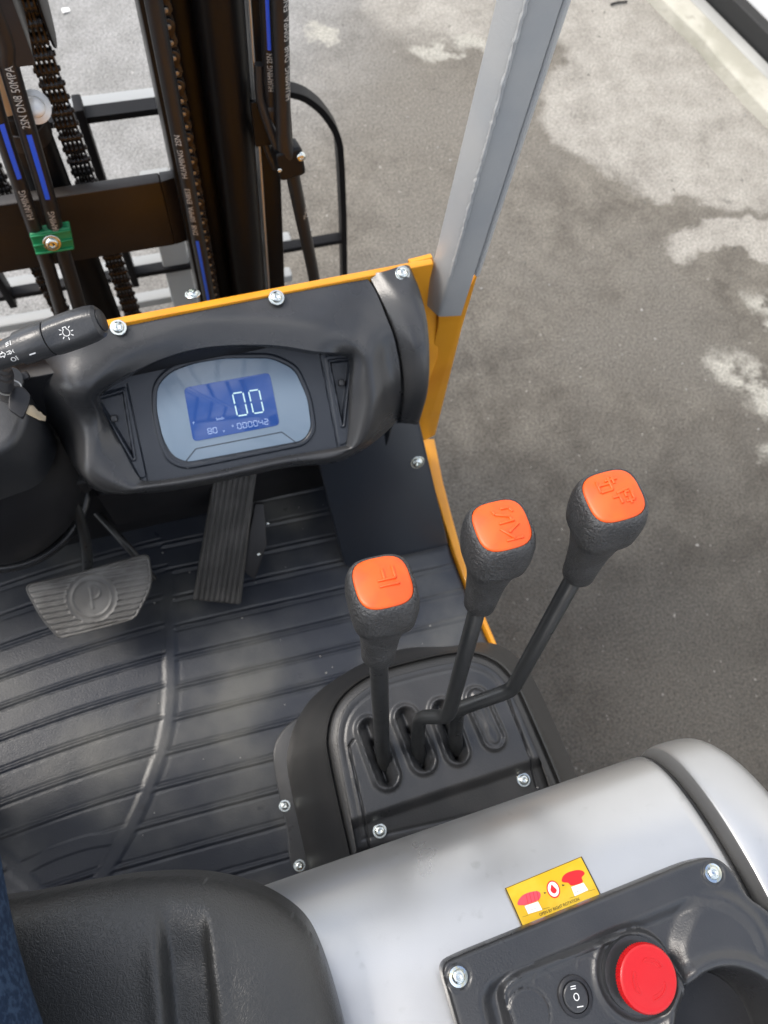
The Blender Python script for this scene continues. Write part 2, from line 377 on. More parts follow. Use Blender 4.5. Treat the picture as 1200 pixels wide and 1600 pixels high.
# ------------------------------------------------------------------ ground and kerb
def G2(px, py, z=0.0): p = at(px, py, CAMZ-z); return (p[0], p[1])
def ground_mat():
    m = bpy.data.materials.new('worn asphalt'); m.use_nodes = True; nt = m.node_tree; N = nt.nodes; L = nt.links; B = N['Principled BSDF']
    tc = N.new('ShaderNodeTexCoord'); O = tc.outputs['Object']
    def noise(sc, det=6, v=O, r=.6):
        n = N.new('ShaderNodeTexNoise'); n.inputs['Scale'].default_value = sc; n.inputs['Detail'].default_value = det; n.inputs['Roughness'].default_value = r; L.new(v, n.inputs['Vector']); return n
    def mth(op, a, b=None, c=None):
        n = N.new('ShaderNodeMath'); n.operation = op
        for i, q in enumerate((a, b, c)):
            if q is None: continue
            if isinstance(q, (int, float)): n.inputs[i].default_value = q
            else: L.new(q, n.inputs[i])
        return n.outputs[0]
    def rmp(f, a, b, lo=0, hi=1):
        r = N.new('ShaderNodeMapRange'); r.interpolation_type = 'SMOOTHSTEP'
        for k_, q in zip(('From Min', 'From Max', 'To Min', 'To Max'), (a, b, lo, hi)): r.inputs[k_].default_value = q
        L.new(f, r.inputs['Value']); return r.outputs[0]
    def mix(f, a, b):
        x = N.new('ShaderNodeMix'); x.data_type = 'RGBA'; L.new(f, x.inputs['Factor'])
        for q, s_ in ((a, 'A'), (b, 'B')):
            if isinstance(q, tuple): x.inputs[s_].default_value = (*q, 1)
            else: L.new(q, x.inputs[s_])
        return x.outputs['Result']
    warp = noise(3.2, 8); wx = N.new('ShaderNodeVectorMath'); wx.operation = 'MULTIPLY_ADD'; L.new(warp.outputs['Color'], wx.inputs[0]); wx.inputs[1].default_value = (.34, .34, 0); L.new(O, wx.inputs[2])
    sx = N.new('ShaderNodeSeparateXYZ'); L.new(wx.outputs[0], sx.inputs[0]); X = mth('SUBTRACT', sx.outputs[0], .17); Y = mth('SUBTRACT', sx.outputs[1], .17)
    # worn pale patches: (centre, half sizes, angle) on the ground
    def ell(cx, cy, a, b, th, soft=.10):
        c, s = math.cos(th), math.sin(th); dx = mth('SUBTRACT', X, cx); dy = mth('SUBTRACT', Y, cy)
        u = mth('ADD', mth('MULTIPLY', dx, c/a), mth('MULTIPLY', dy, s/a)); v = mth('ADD', mth('MULTIPLY', dx, -s/b), mth('MULTIPLY', dy, c/b))
        d = mth('ADD', mth('MULTIPLY', u, u), mth('MULTIPLY', v, v)); return rmp(d, 1+soft, 1-soft)
    def between(px, py, qx, qy, wid, soft=.1):
        a = np.array(G2(px, py)); b = np.array(G2(qx, qy)); c = (a+b)/2; d = b-a
        return ell(c[0], c[1], np.linalg.norm(d)/2, wid, math.atan2(d[1], d[0]), soft)
    E = [between(850, 150, 1330, 230, .36), between(1000, 60, 1300, 330, .25), between(960, 20, 1110, 170, .42), between(1050, 385, 1330, 370, .085, .2), between(820, 60, 1020, -130, .42, .3), between(560, -60, 800, 60, .16, .9)]
    Wt = [between(650, 75, 770, 80, .07, .3), between(462, 55, 540, 62, .05, .3), between(1090, 560, 1300, 640, .07, .7), between(1170, 470, 1300, 540, .06, .6), between(1180, 690, 1300, 750, .06, .6)]
    pale = E[0]
    for e in E[1:]: pale = mth('MAXIMUM', pale, e)
    spot = Wt[0]
    for e in Wt[1:]: spot = mth('MAXIMUM', spot, e)
    # pale concrete beyond the fork side
    fx = mth('ADD', mth('MULTIPLY', X, -.75), mth('MULTIPLY', Y, .66)); left = rmp(fx, .62, 1.3)
    fine = noise(160, 3).outputs['Fac']; mid = noise(9, 9, r=.7).outputs['Fac']; big = noise(1.7, 5).outputs['Fac']
    vo = N.new('ShaderNodeTexVoronoi'); vo.inputs['Scale'].default_value = 110; L.new(O, vo.inputs['Vector'])
    agg = rmp(vo.outputs['Distance'], .15, .5)
    base = mix(rmp(mid, .3, .72), (.054, .048, .040), (.106, .097, .082))
    base = mix(rmp(big, .38, .66), base, (.088, .081, .070))
    far = mix(rmp(mid, .3, .7), (.19, .188, .180), (.26, .257, .25))
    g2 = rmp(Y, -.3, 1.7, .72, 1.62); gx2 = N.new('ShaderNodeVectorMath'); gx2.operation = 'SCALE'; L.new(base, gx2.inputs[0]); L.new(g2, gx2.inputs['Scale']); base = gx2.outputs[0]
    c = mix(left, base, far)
    pc = mix(rmp(mid, .25, .7), (.20, .187, .165), (.30, .285, .255))
    pm = mth('MULTIPLY', pale, rmp(mid, .28, .42, .75, 1)); c = mix(pm, c, pc)
    sm = mth('MULTIPLY', spot, rmp(mid, .40, .55)); c = mix(sm, c, (.30, .29, .255))
    st = noise(5.5, 7, r=.65).outputs['Fac']; c = mix(rmp(st, .64, .72, 0, .55), c, (.06, .056, .05))
    fl = noise(60, 2).outputs['Fac']; c = mix(rmp(fl, .70, .76, 0, .5), c, (.5, .48, .44))
    g = N.new('ShaderNodeMix'); g.data_type = 'RGBA'; g.blend_type = 'MULTIPLY'; g.inputs['Factor'].default_value = 1; L.new(c, g.inputs['A'])
    gr = rmp(fine, .3, .7, .66, 1.34); cc = N.new('ShaderNodeCombineColor')
    for i in range(3): L.new(gr, cc.inputs[i])
    L.new(cc.outputs[0], g.inputs['B']); L.new(g.outputs['Result'], B.inputs['Base Color'])
    B.inputs['Roughness'].default_value = .78; B.inputs['Specular IOR Level'].default_value = .35
    hh = mth('ADD', mth('MULTIPLY', agg, .6), mth('MULTIPLY', fine, .7)); b = N.new('ShaderNodeBump'); b.inputs['Strength'].default_value = .6; b.inputs['Distance'].default_value = .0045
    L.new(hh, b.inputs['Height']); L.new(b.outputs['Normal'], B.inputs['Normal']); return m
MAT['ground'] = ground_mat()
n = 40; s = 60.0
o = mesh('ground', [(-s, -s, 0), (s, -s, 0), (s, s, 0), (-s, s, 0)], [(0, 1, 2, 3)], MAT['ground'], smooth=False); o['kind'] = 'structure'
MAT['kerb'] = M_('pale cracked concrete', (.30, .29, .24), .85, col2=(.40, .385, .33), cs=7, cdet=9, bump=.5, bs=80, bdist=.004, col3=(.24, .23, .19), cs3=24, pos3=(.60, .80))
MAT['pave'] = M_('smooth grey concrete', (.30, .30, .285), .8, col2=(.36, .36, .34), cs=4, cdet=8, bump=.3, bs=120, bdist=.003)
# kerb strip, pavement and door sill run along the building on the right
ka = np.array(G2(1205, 203)); kb = np.array(G2(1010, 0)); kd = _n(np.append(kb-ka, 0))[:2]; kn = np.array((kd[1], -kd[0]))
pa = np.array(G2(1200, 118, .05)); w1 = abs(np.dot(pa-ka, kn)); pb = np.array(G2(1200, 55, .1)); w2 = abs(np.dot(pb-ka, kn))
KO = np.array((*ka, 0)); kf = Fr(KO, (0, 0, 1), (*kd, 0))     # u along, v to the left of it; building side is -v
def strip(v0, v1, z0, z1, u0=-8, u1=14, bev=.01, jag=0):
    P = [(u0, v0), (u1, v0), (u1, v1), (u0, v1)]
    if jag:
        top = [(u, v0+rng.normal(0, jag)+.5*jag*math.sin(u*9)) for u in np.arange(u1, u0, -.11)]; P = [(u0, v1), (u1, v1)]+top+[(u0, v0)]
    return prism(kf, P, z1, z0, bev)
for i in range(7):
    u0 = -6.0+i*2.4-.35
    mb = MB().add(*prism(kf, [(u0, -w1), (u0+2.392, -w1), (u0+2.392, 0)]+[(u, rng.normal(0, .006)+.008*math.sin(u*11)) for u in np.arange(u0+2.3, u0+.05, -.09)]+[(u0, 0)], .045, -.1, .008))
    o = mb.to('kerb_stone', MAT['kerb'], None); o['kind'] = 'structure'; o['group'] = 'kerb stones along the pavement'
o = MB().add(*strip(-w2, -w1-.004, -.1, .04)).to('pavement', MAT['pave'], None); o['kind'] = 'structure'
MAT['wallw'] = M_('white painted wall panel', (.78, .78, .77), .5, col2=(.7, .7, .69), cs=3, bump=.1, bs=30)
MAT['rubber'] = M_('black rubber seal', (.012, .012, .012), .6)
wr_ = root('building_wall', (*(KO[:2]+kn*(w2+.03)), .0), 'white panel wall with a black base strip beyond the pavement', 'wall')
MB().add(*strip(-w2-.05, -w2-.006, 0, .10, bev=.004)).to('base_strip', MAT['rubber'], wr_)
for i in range(9):
    u0 = -6+i*2.0; MB().add(*prism(kf, [(u0, -w2-.35), (u0+1.99, -w2-.35), (u0+1.99, -w2-.058), (u0, -w2-.058)], 3.4, .0, .012)).to('wall_panel', MAT['wallw'], wr_)

# litter and grit
mb = MB(); gx = []
for i in range(420):
    x = rng.uniform(-1.0, 2.6); y = rng.uniform(-.8, 3.2); r = rng.uniform(.0015, .005)
    f = Fr((x, y, r*.3), (rng.normal(0, .3), rng.normal(0, .3), 1), (rng.normal(), rng.normal(), 0)); mb.add(*lathe(f, [(r*.6, -r*.4), (r, 0), (r*.5, r*.5)], 5))
mb.to('grit', M_('loose grit', (.12, .115, .10), .8, col2=(.3, .29, .27), cs=3), None, kind='stuff')
t = at(102, 18, CAMZ); f = Fr(t+np.array((0, 0, .004)), (.1, .1, 1), (1, .5, 0))
mesh('paper_scrap', *prism(f, [(-.014, -.008), (.012, -.011), (.016, .006), (-.004, .012)], .001, -.001, 0), MAT['white'], smooth=False, label='tiny white scrap of paper on the pale ground beside the chain', cat='paper scrap')
t = at(965, 7, CAMZ); f = Fr(t+np.array((0, 0, .006)), (0, 0, 1), (1, .1, 0))
mesh('twig', *tube([f.w(-.03, 0), f.w(0, .003), f.w(.035, -.002)], .0035, 6), MAT['slit'], label='short dark twig lying on the pale concrete near the kerb', cat='twig')

# ------------------------------------------------------------------ forklift
FL = root('forklift', (-.30, 0, 0), 'yellow and silver forklift truck with black mast and three orange topped levers', 'forklift')
def part(name, vf, mat, parent=FL, **k): return mesh(name, vf[0], vf[1], MAT[mat], parent, **k)

# screws (shared meshes)
ZF = Fr((0, 0, 0), (0, 0, 1))
def screw_mesh(nm, washer=True, socket=6):
    mb = MB()
    if washer: mb.add(*lathe(ZF, [(.5, 0), (1.0, 0), (1.0, .10), (.95, .14), (.5, .15)], 20))
    P = [(.74, .12), (.72, .30), (.60, .44), (.42, .52)]
    V = []; F = []; N_ = 18
    for r, z in P:
        for k in range(N_): a = 2*math.pi*k/N_; V.append((r*math.cos(a), r*math.sin(a), z))
    for r, z in ((.36, .53), (.33, .28), (.05, .22)):
        for k in range(N_):
            a = 2*math.pi*k/N_; q = 1/max(math.cos((a % (math.pi/3))-math.pi/6), .1)*.88 if socket == 6 else .55+.45*abs(math.cos(2*a))
            V.append((r*q*math.cos(a), r*q*math.sin(a), z))
    for i in range(6):
        for k in range(N_): j = (k+1) % N_; F.append((i*N_+k, i*N_+j, (i+1)*N_+j, (i+1)*N_+k))
    F.append(tuple(6*N_+k for k in range(N_))); mb.add(V, F)
    me = bpy.data.meshes.new(nm); me.from_pydata(mb.V, [], mb.F); me.update(); bm = bmesh.new(); bm.from_mesh(me); bmesh.ops.recalc_face_normals(bm, faces=bm.faces); bm.to_mesh(me); bm.free()
    me.polygons.foreach_set('use_smooth', [True]*len(me.polygons)); me.set_sharp_from_angle(angle=rad(35)); me.materials.append(MAT['zinc']); return me
SC = screw_mesh('screw'); SC2 = screw_mesh('screw_plain', False)
def screw(fr, a, b, r, parent, c=0.0, me=None, rot=.3):
    m = fr.mat(a, b, c, rot); return inst('screw', me or SC, m @ Matrix.Scale(r, 4), parent)
def facing(p, up=(0, -.35, 1)): return Fr(p, up)

# ---- floor plate, mat, sills
HF = 1.25
fl = horiz(HF)
part('floor_plate', box((-.30, .22, CAMZ-HF-.018), (1.26, .86, .02)), 'plastic_dk')
sill_o = [(677, 690), (690, 755), (703, 806), (722, 875), (737, 922), (775, 1012)]; sill_i = [(658, 690), (675, 762), (691, 815), (709, 870), (725, 912), (767, 1010)]
so = [fl.p(*p) for p in sill_o]; si = [fl.p(*p) for p in sill_i]
mo = [(-.95, -.22), (.33, -.22)]+[(p[0]-.001, p[1]) for p in si[::-1]]+[(.29, .66), (-.95, .66)]
mb_pts = [fl.p(*p) for p in [(262, 900), (265, 1000), (266, 1080), (258, 1150), (236, 1220), (206, 1290), (165, 1360), (140, 1405)]]
band = dens(crom(mb_pts, 5), .01, False)
arc1 = dens(crom([fl.p(*p) for p in [(-60, 1300), (0, 1335), (28, 1360), (60, 1395), (90, 1440)]], 5), .01, False)
arc2 = dens(crom([fl.p(*p) for p in [(28, 1362), (80, 1335), (140, 1315), (190, 1308)]], 5), .01, False)
bx = np.interp
by_ = band[::-1, 1]; bxx = band[::-1, 0]
def mat_h(U, V, S):
    xb = np.interp(V, np.sort(band[:, 1]), band[np.argsort(band[:, 1]), 0])
    L = U < xb
    vv = np.where(L, V+.22*(U-xb)**2-.012, V+.03*U)
    ph = np.mod(vv, .047)/.047
    d = np.abs(ph-.5)*.047+.0003*np.sin(U*31+np.floor(vv/.047)*5)
    h = .0014*(1-ss(.0012, .0028, d)) - .0010*(ss(.0030, .0042, d)-ss(.0055, .0070, d))
    d1 = dpoly(U, V, band); d2 = np.minimum(dpoly(U, V, arc1), dpoly(U, V, arc2))
    k = np.clip(ss(.007, .013, d1), 0, 1)*ss(.008, .011, d2)
    h = h*k+(1-k)*.0012-.0005*(ss(.008, .0115, d1)-ss(.0125, .0160, d1))
    return h+rnd(S, .004)
mat_o = relief('floor_mat', fl, mo, mat_h, .0036, MAT['mat'], FL, skirt=.006, resv=.0017, angle=80)
sp = so+si[::-1]
mb = MB().add(*prism(fl, sp, .012, -.02, .002)); mb.to('sill', MAT['yellow'], FL)
# side skirt below the sill
part('side_skirt', box((.345, .12, .40), (.02, .78, .28)), 'yellow')

mb = MB()
for i in range(46):
    x = rng.uniform(-.25, .28); y = rng.uniform(.0, .48); r = rng.uniform(.0006, .0016)
    f = Fr((x, y, CAMZ-HF+.0018), (rng.normal(0, .3), rng.normal(0, .3), 1), (1, rng.normal(), 0)); mb.add(*lathe(f, [(r*.6, -r*.5), (r, 0), (r*.5, r*.5)], 5))
mb.to('mat_crumbs', M_('pale crumbs', (.42, .41, .38), .7), None, kind='stuff')
# ---- right front column, web, yellow cowl edge
cf = Fr(atY(700, 500, .513), (0, -1, 0), (1, 0, 0))
colp = [cf.p(*p) for p in [(688, 462), (729, 457), (747, 426), (722, 512), (680, 680), (660, 690), (646, 662), (660, 622), (669, 575), (684, 512)]]
part('front_column', prism(cf, colp, 0, -.035, .0012), 'yellow')
wf = Fr(atY(670, 450, .522), (.12, -1, .1), (1, 0, 0))
part('column_web', prism(wf, [wf.p(*p) for p in [(641, 411), (676, 402), (693, 465), (683, 560), (655, 640), (640, 640)]], 0, -.006, .001), 'yellow')
HE = .715
e0 = at(-560, 628, HE); e1 = at(165, 499, HE); e2 = at(674, 403, HE)
ed = _n(e2-e1); ef = Fr(e1+np.array((0, 0, .0)), (0, 0, 1), ed)
LL = np.linalg.norm(e2-e1)
part('cowl_sheet', prism(ef, [(-.85, -.0085), (LL, -.0085), (LL, 0), (-.85, 0)], 0, -.52, .0015), 'yellow')

# ---- overhead guard post (square tube) and guard
def qd(px, py, h): return at(px, py, h)
A0 = at(677, 403, .717); B0 = at(703, 433, .722); C0 = at(743, 431, .722)
pa_ = [A0[:2], B0[:2], C0[:2]]; pa_.append(pa_[0]+pa_[2]-pa_[1])
g = Fr((0, 0, 0), (0, 0, 1)); lean = np.array((-.010, -.012))
def post(name, base, z0, z1, mat, par=FL, r=.004, shift=lean):
    P = arcpoly(base, r, 3); V = []; F = []; n_ = len(P)
    if area2(P) < 0: P = P[::-1]
    for t, z in ((0, z0), (1, z1)):
        for p in P: V.append((*(p+shift*t), z))
    for i in range(n_): j = (i+1) % n_; F.append((i, j, n_+j, n_+i))
    F += [tuple(reversed(range(n_))), tuple(range(n_, 2*n_))]
    return mesh(name, V, F, MAT[mat], par, angle=30)
post('guard_post', pa_, CAMZ-.80, 2.45, 'post')
bd = []; 
for z in np.arange(CAMZ-.72, 2.44, .004):
    t_ = (z-(CAMZ-.80))/(2.45-CAMZ+.80); q = B0[:2]+lean*t_; bd.append((q[0]+rng.normal(0, .0003)-.0002, q[1]+rng.normal(0, .0003)-.0006, z))
part('weld_bead', tube(bd, [.0016+abs(rng.normal(0, .0005)) for _ in bd], 8), 'post')
# folded lip on the outer edge of the post
c3 = np.array(pa_); outer = [c3[2]+(c3[3]-c3[2])*-.06, c3[2]+np.array((.006, .001)), c3[3]+np.array((.006, .001)), c3[3]]
post('post_lip', outer, CAMZ-.722, 2.45, 'post', r=.001)
mb = MB()
for (x0, y0, x1, y1) in ((-.92, .44, .33, .44), (-.92, -.75, .33, -.75)): mb.add(*box(((x0+x1)/2, y0, 2.47), (x1-x0, .05, .05)))
for x in (-.90, .31): mb.add(*box((x, -.15, 2.47), (.05, 1.2, .05)))
mb.to('guard_frame', MAT['post'], FL)
for i in range(7): part('guard_bar', box((-.78+i*.16, -.155, 2.475), (.03, 1.14, .022)), 'mast')
part('guard_post', box((-.90, .44, 1.72), (.045, .05, 1.5)), 'post')
for x in (-.9, .31): part('guard_post', box((x, -.75, 1.72), (.045, .05, 1.5)), 'post')

# ---- kick panel below the cowl
K = [at(537, 888, HF-.012), at(700, 852, HF-.012), at(653, 664, 1.02), at(497, 716, 1.02)]
kx = _n(K[1]-K[0]); kv = _n((K[3]-K[0])); kfm = Fr(K[0], np.cross(kx, _n((K[2]+K[3]-K[0]-K[1])/2)), kx)
kp = [kfm.p(*p) for p in [(540, 890), (701, 852), (650, 636), (490, 670), (497, 722)]]
part('kick_panel', prism(kfm, arcpoly(kp, [.02, .006, .01, .0, .01], 4), 0, -.008, .003), 'panel')
screw(kfm, *kfm.p(652, 722), .0115, FL)
part('firewall', box((-.32, .500, .80), (1.17, .02, .50)), 'plastic_dk')
part('wiring_box', box((-.10, .50, .72), (.16, .08, .12), bev=.008), 'plastic_dk')

# ---- cowl shell around the instrument panel
ring = [ # inner L1 (px,py,h), crest L2, shoulder L3, outer L4
 ((165,650,.800),(150,657,.790),(118,665,.800),(88,675,.86)),
 ((153,617,.765),(133,612,.750),(92,600,.752),(44,597,.79)),
 ((196,587,.752),(178,566,.737),(140,543,.728),(98,524,.722)),
 ((265,556,.742),(248,530,.728),(225,511,.722),(200,500,.720)),
 ((333,541,.738),(322,508,.724),(308,494,.720),(295,482,.719)),
 ((425,539,.738),(424,502,.724),(420,476,.720),(415,460,.718)),
 ((494,549,.742),(500,513,.728),(505,476,.722),(505,444,.718)),
 ((535,552,.752),(549,528,.738),(562,475,.726),(569,432,.719)),
 ((552,560,.762),(570,556,.748),(592,522,.738),(606,502,.732)),
 ((550,600,.785),(577,592,.766),(602,560,.760),(620,548,.755)),
 ((547,640,.810),(580,634,.788),(607,608,.790),(626,600,.790)),
 ((543,688,.834),(566,690,.825),(597,665,.840),(620,657,.860)),
 ((530,699,.838),(533,705,.836),(537,712,.843),(542,717,.868)),
 ((440,714,.838),(441,720,.835),(443,727,.842),(446,731,.866)),
 ((330,738,.838),(331,744,.835),(332,751,.842),(334,755,.866)),
 ((236,752,.838),(235,759,.835),(235,766,.842),(237,770,.866)),
 ((214,742,.834),(195,762,.833),(172,769,.845),(150,766,.885)),
 ((190,698,.818),(150,728,.812),(128,738,.825),(108,716,.880))]
F0 = Fr(at(385, 640, .812), np.cross(at(530, 696, .842)-at(232, 748, .842), at(379, 548, .780)-at(385, 722, .842)), at(530, 696, .842)-at(232, 748, .842))
loops = []
L0 = []
for (a, b, c, d) in ring:
    p = at(*a); q = p-CAM; t = np.dot(p-F0.o, F0.n); dd = p-F0.n*t*1.0
    L0.append(dd)
cols = []
for i, (a, b, c, d) in enumerate(ring):
    a_, b_, c_, d_ = at(*a), at(*b), at(*c), at(*d)
    low = i in (0, 11, 12, 13, 14, 15, 16, 17); e = d_+np.array((.0, .05 if low else 0, -.05)); ee = e+np.array((0, .06 if low else 0, -.12))
    a2 = a_*.82+b_*.18+np.array((0, 0, .001))
    cc = [L0[i]]+[a_*.98+L0[i]*.02]+list(crom([a_, b_, c_, d_], 6))[:-1]+([d_, e, ee] if not low else list(crom([d_, e, ee], 4)))
    cols.append(cc)
nr = min(len(c) for c in cols); G = []
for j in range(nr):
    G.append(list(crom([cols[i][j] for i in range(len(cols))], 6, True)))
V, F = gridmesh(G, True)
mesh('dashboard_cowl', V, F, MAT['plastic'], FL, angle=60)
# right end section beyond the seam
seam = [(571,430,.719),(590,466,.722),(609,508,.734),(622,552,.755),(628,606,.792),(621,662,.858)]
mid_ = [(600,424,.712),(628,464,.715),(645,508,.728),(650,556,.750),(650,612,.792),(640,662,.858)]
redge = [(640,415,.714),(655,452,.717),(667,500,.730),(671,556,.755),(668,612,.80),(655,658,.862)]
gap = .003
S_ = [at(*p) for p in seam]; S2 = [at(p[0]+5, p[1]-1, p[2]) for p in seam]; Mi = [at(*p) for p in mid_]; R_ = [at(*p) for p in redge]
R2 = [p+np.array((.004*(1-k_/5), .004+.05*k_/5, -.05*(1-k_/5))) for k_, p in enumerate(R_)]; S3 = [p+np.array((0, .01, -.02)) for p in S2]
colsR = [crom(q, 6) for q in (S3, S2, Mi, R_, R2)]
bot = [c[-1]+np.array((0, .05, -.03)) for c in colsR]
GG = []
for j in range(len(colsR[0])):
    row = [colsR[0][j]]+list(crom([colsR[1][j], colsR[2][j], colsR[3][j], colsR[4][j]], 5)); GG.append(row)
V, F = gridmesh(GG); mesh('cowl_end_cap', V, F, MAT['plastic'], FL, angle=60)
sb = [crom([p+np.array((-.002, 0, -.012)) for p in S_[:5]], 6), crom([p+np.array((.006, 0, -.012)) for p in S2[:5]], 6)]
V, F = gridmesh(sb); mesh('cowl_seam', V, F, MAT['slit'], FL)
for (x, y, h) in ((185, 512, .716), (432, 465, .714), (629, 427, .710)):
    f = facing(at(x, y, h), (0, -.3, 1)); screw(f, 0, 0, .0085, FL)
f = facing(at(301, 460, HE-.002), (0, .4, 1)); screw(f, 0, 0, .0085, FL)

# ---- instrument panel
IP_h = None
fp = [F0.p(*p) for p in [(150, 600), (196, 580), (265, 550), (333, 536), (425, 534), (494, 543), (556, 548), (556, 600), (548, 700), (530, 704), (440, 720), (330, 744), (228, 758), (205, 735), (180, 690), (150, 640)]]
def tri(P): return [F0.p(*p) for p in P]
vR = tri([(516, 566), (546, 563), (535, 664)]); vL = tri([(154, 624), (192, 613), (209, 716)])
vRo = arcpoly(tri([(507, 556), (554, 553), (545, 690), (530, 697)]), .004, 3); vLo = arcpoly(tri([(150, 617), (198, 604), (229, 745), (219, 748)]), .004, 3)
bzo = arcpoly(tri([(238, 640), (239, 600), (262, 575), (300, 561), (352, 554), (425, 553), (465, 572), (486, 620), (494, 672), (478, 695), (290, 733), (262, 722), (248, 690)]), .012, 4)
def ip_h(U, V, S):
    h = np.zeros_like(U)
    dR = sdf(U, V, vR); dL = sdf(U, V, vL); d = np.maximum(dR, dL)
    h -= .006*ss(-.0005, .0015, d); 
    o_ = np.maximum(sdf(U, V, vRo), sdf(U, V, vLo)); h += .0012*ss(-.0005, .0008, o_)
    h += .0020*(ss(-.0035, -.0025, d)-ss(-.0008, .0, d))
    seamR = dseg(U, V, F0.p(499, 548), F0.p(529, 704)); seamL = dseg(U, V, F0.p(198, 600), F0.p(232, 757)); h -= .0014*(1-ss(.0004, .0011, np.minimum(seamR, seamL)))
    b = sdf(U, V, bzo); h += .0022*ss(-.0012, .0006, b)-.0012*ss(.004, .005, b)
    return h
ip = relief('instrument_panel', F0, fp, ip_h, .0007, MAT['panel'], FL, skirt=.004)
for (x, y, s_) in ((534, 598, 1), (178, 654, 1)):      # slider tabs inside the two vents
    a, b = F0.p(x, y); mesh('vent_tab', *box((a, b, -.001), (.0075, .008, .006), F0, .0015), MAT['cover'], ip)
film = arcpoly(tri([(245, 640), (246, 604), (266, 582), (303, 568), (352, 560), (424, 560), (460, 578), (480, 622), (486, 668), (474, 688), (292, 722), (270, 712), (255, 685)]), .010, 5)
film_o = mesh('display_film', *prism(F0, film, .0026, .0005, .0003), MAT['film'], ip)
lc = arcpoly(tri([(287, 606), (421, 582), (437, 664), (302, 690)]), .006, 4)
lcd = mesh('lcd_screen', *prism(F0, lc, .0031, .0022, .0002), MAT['lcd'], ip)
btn = [F0.p(*p) for p in [(291, 720), (306, 701), (440, 675), (462, 691)]]
mb = bars3(F0, [[btn[0], btn[1], btn[2], btn[3]]], .0011, .0003, .0026); mb.to('film_line', MAT['panel'], ip)
dot = F0.p(293, 730); mesh('panel_dot', *lathe(Fr(F0.w(*dot, .001), F0.n, F0.u), [(.0012, 0), (.001, .0006)], 8), MAT['white'], ip)
# seven segment characters on the lcd
SEG = {'0': 'abcdef', '4': 'fgbc', '2': 'abged', '8': 'abcdefg', '1': 'bc', '3': 'abgcd', '5': 'afgcd'}
def seg7(chars, x, w, hh, gapx, th, vec_u, vec_v, mat, base=.0034):
    for ch in chars:
        if ch != ' ' and ch in SEG:
            g_ = .12*w; pts = {'a': ((g_, hh), (w-g_, hh)), 'b': ((w, hh-g_), (w, hh/2+g_)), 'c': ((w, hh/2-g_), (w, g_)), 'd': ((g_, 0), (w-g_, 0)), 'e': ((0, g_), (0, hh/2-g_)), 'f': ((0, hh/2+g_), (0, hh-g_)), 'g': ((g_, hh/2), (w-g_, hh/2))}
            L = [[(x[0]+vec_u[0]*p[0]+vec_v[0]*p[1], x[1]+vec_u[1]*p[0]+vec_v[1]*p[1]) for p in pts[c]] for c in SEG[ch]]
            V, F = strokes(L, th); sheet('lcd_digit', V, F, lambda a, b: F0.w(a, b, base), MAT[mat], ip)
        x = (x[0]+vec_u[0]*(w+gapx), x[1]+vec_u[1]*(w+gapx))
def v2(a, b):
    a = np.array(F0.p(*a)); b = np.array(F0.p(*b)); d = b-a; return d, np.linalg.norm(d)
du, lu = v2((366, 652), (410, 645)); dv, lv = v2((370, 650), (362, 615)); uu_ = du/lu; vv_ = dv/lv
seg7('00', F0.p(371, 650), v2((371, 650), (387, 647))[1], lv, v2((387, 647), (396, 646))[1], .0013, uu_, vv_, 'digit')
seg7('80', F0.p(326, 678), .0042, .0062, .0018, .0006, uu_, vv_, 'digit2'); seg7('000042', F0.p(372, 670), .0042, .0062, .0021, .0006, uu_, vv_, 'digit2')
for s_, (x, y), z_ in (('V', (350, 674), .004), ('*', (364, 667), .006), ('km/h', (344, 654), .0045), ('P', (303, 661), .004)):
    V, F = textmesh(s_, z_); a, b = F0.p(x, y); sheet('lcd_letters', V, F, lambda q, r: F0.w(a+uu_[0]*q+vv_[0]*r, b+uu_[1]*q+vv_[1]*r, .0034), MAT['digit2'], ip)
# ---- pedals
def up_tilt(p, ty, tx=0): return Fr(p, (tx, -math.sin(rad(ty)), math.cos(rad(ty))))
bp = up_tilt(at(140, 930, 1.10), 22, .02)
bo = arcpoly([bp.p(*q) for q in [(36, 914), (110, 898), (232, 864), (239, 915), (211, 968), (92, 999), (62, 965)]], [.012, .03, .012, .02, .010, .008, .03], 5)
bc = bp.p(144, 934); rdir = np.array(bp.p(230, 905))-np.array(bp.p(45, 938)); rdir /= np.linalg.norm(rdir)
def bp_h(U, V, S):
    w = (U-bc[0])*-rdir[1]+(V-bc[1])*rdir[0]; r = np.hypot(U-bc[0], V-bc[1])
    ph = np.abs(np.mod(w/.0082, 1)-.5)*2; rib = .0022*ss(.30, .55, ph)
    rib *= ss(.003, .005, S)
    flat = ss(.034, .036, r); h = rib*flat+.0010*(1-flat)
    h += .0014*(np.exp(-((r-.0265)/.0016)**2)+np.exp(-((r-.0345)/.0014)**2))
    P = np.minimum(dseg(U, V, (bc[0]-.002, bc[1]-.014), (bc[0]+.001, bc[1]+.012)), np.abs(np.hypot(U-bc[0]-.004, V-bc[1]-.007)-.0085)+.02*(U < bc[0]-.001))
    h += .0012*(1-ss(.0009, .0022, P))*(r < .024)
    return h+.0022*(1-ss(.001, .003, S))*ss(-.1, .0008, S)+rnd(S, .0025)
ped = relief('brake_pedal', bp, bo, bp_h, .0011, MAT['pedal'], FL, skirt=.010)
a0, a1, a2, a3 = at(108, 768, .98), at(124, 810, 1.02), at(134, 850, 1.07), at(138, 905, 1.12)
mesh('pedal_arm', *tube(crom([a0, a1, a2, a3], 6), .0075, 12), MAT['rod'], ped)
part('steering_shaft_rod', tube(crom([at(150, 800, 1.15), at(205, 860, 1.17), at(240, 905, 1.22)], 4), .006, 10), 'rod')
part('pedal_bracket', box(tuple(at(112, 745, .97)), (.04, .04, .03), bev=.004), 'plastic_dk')
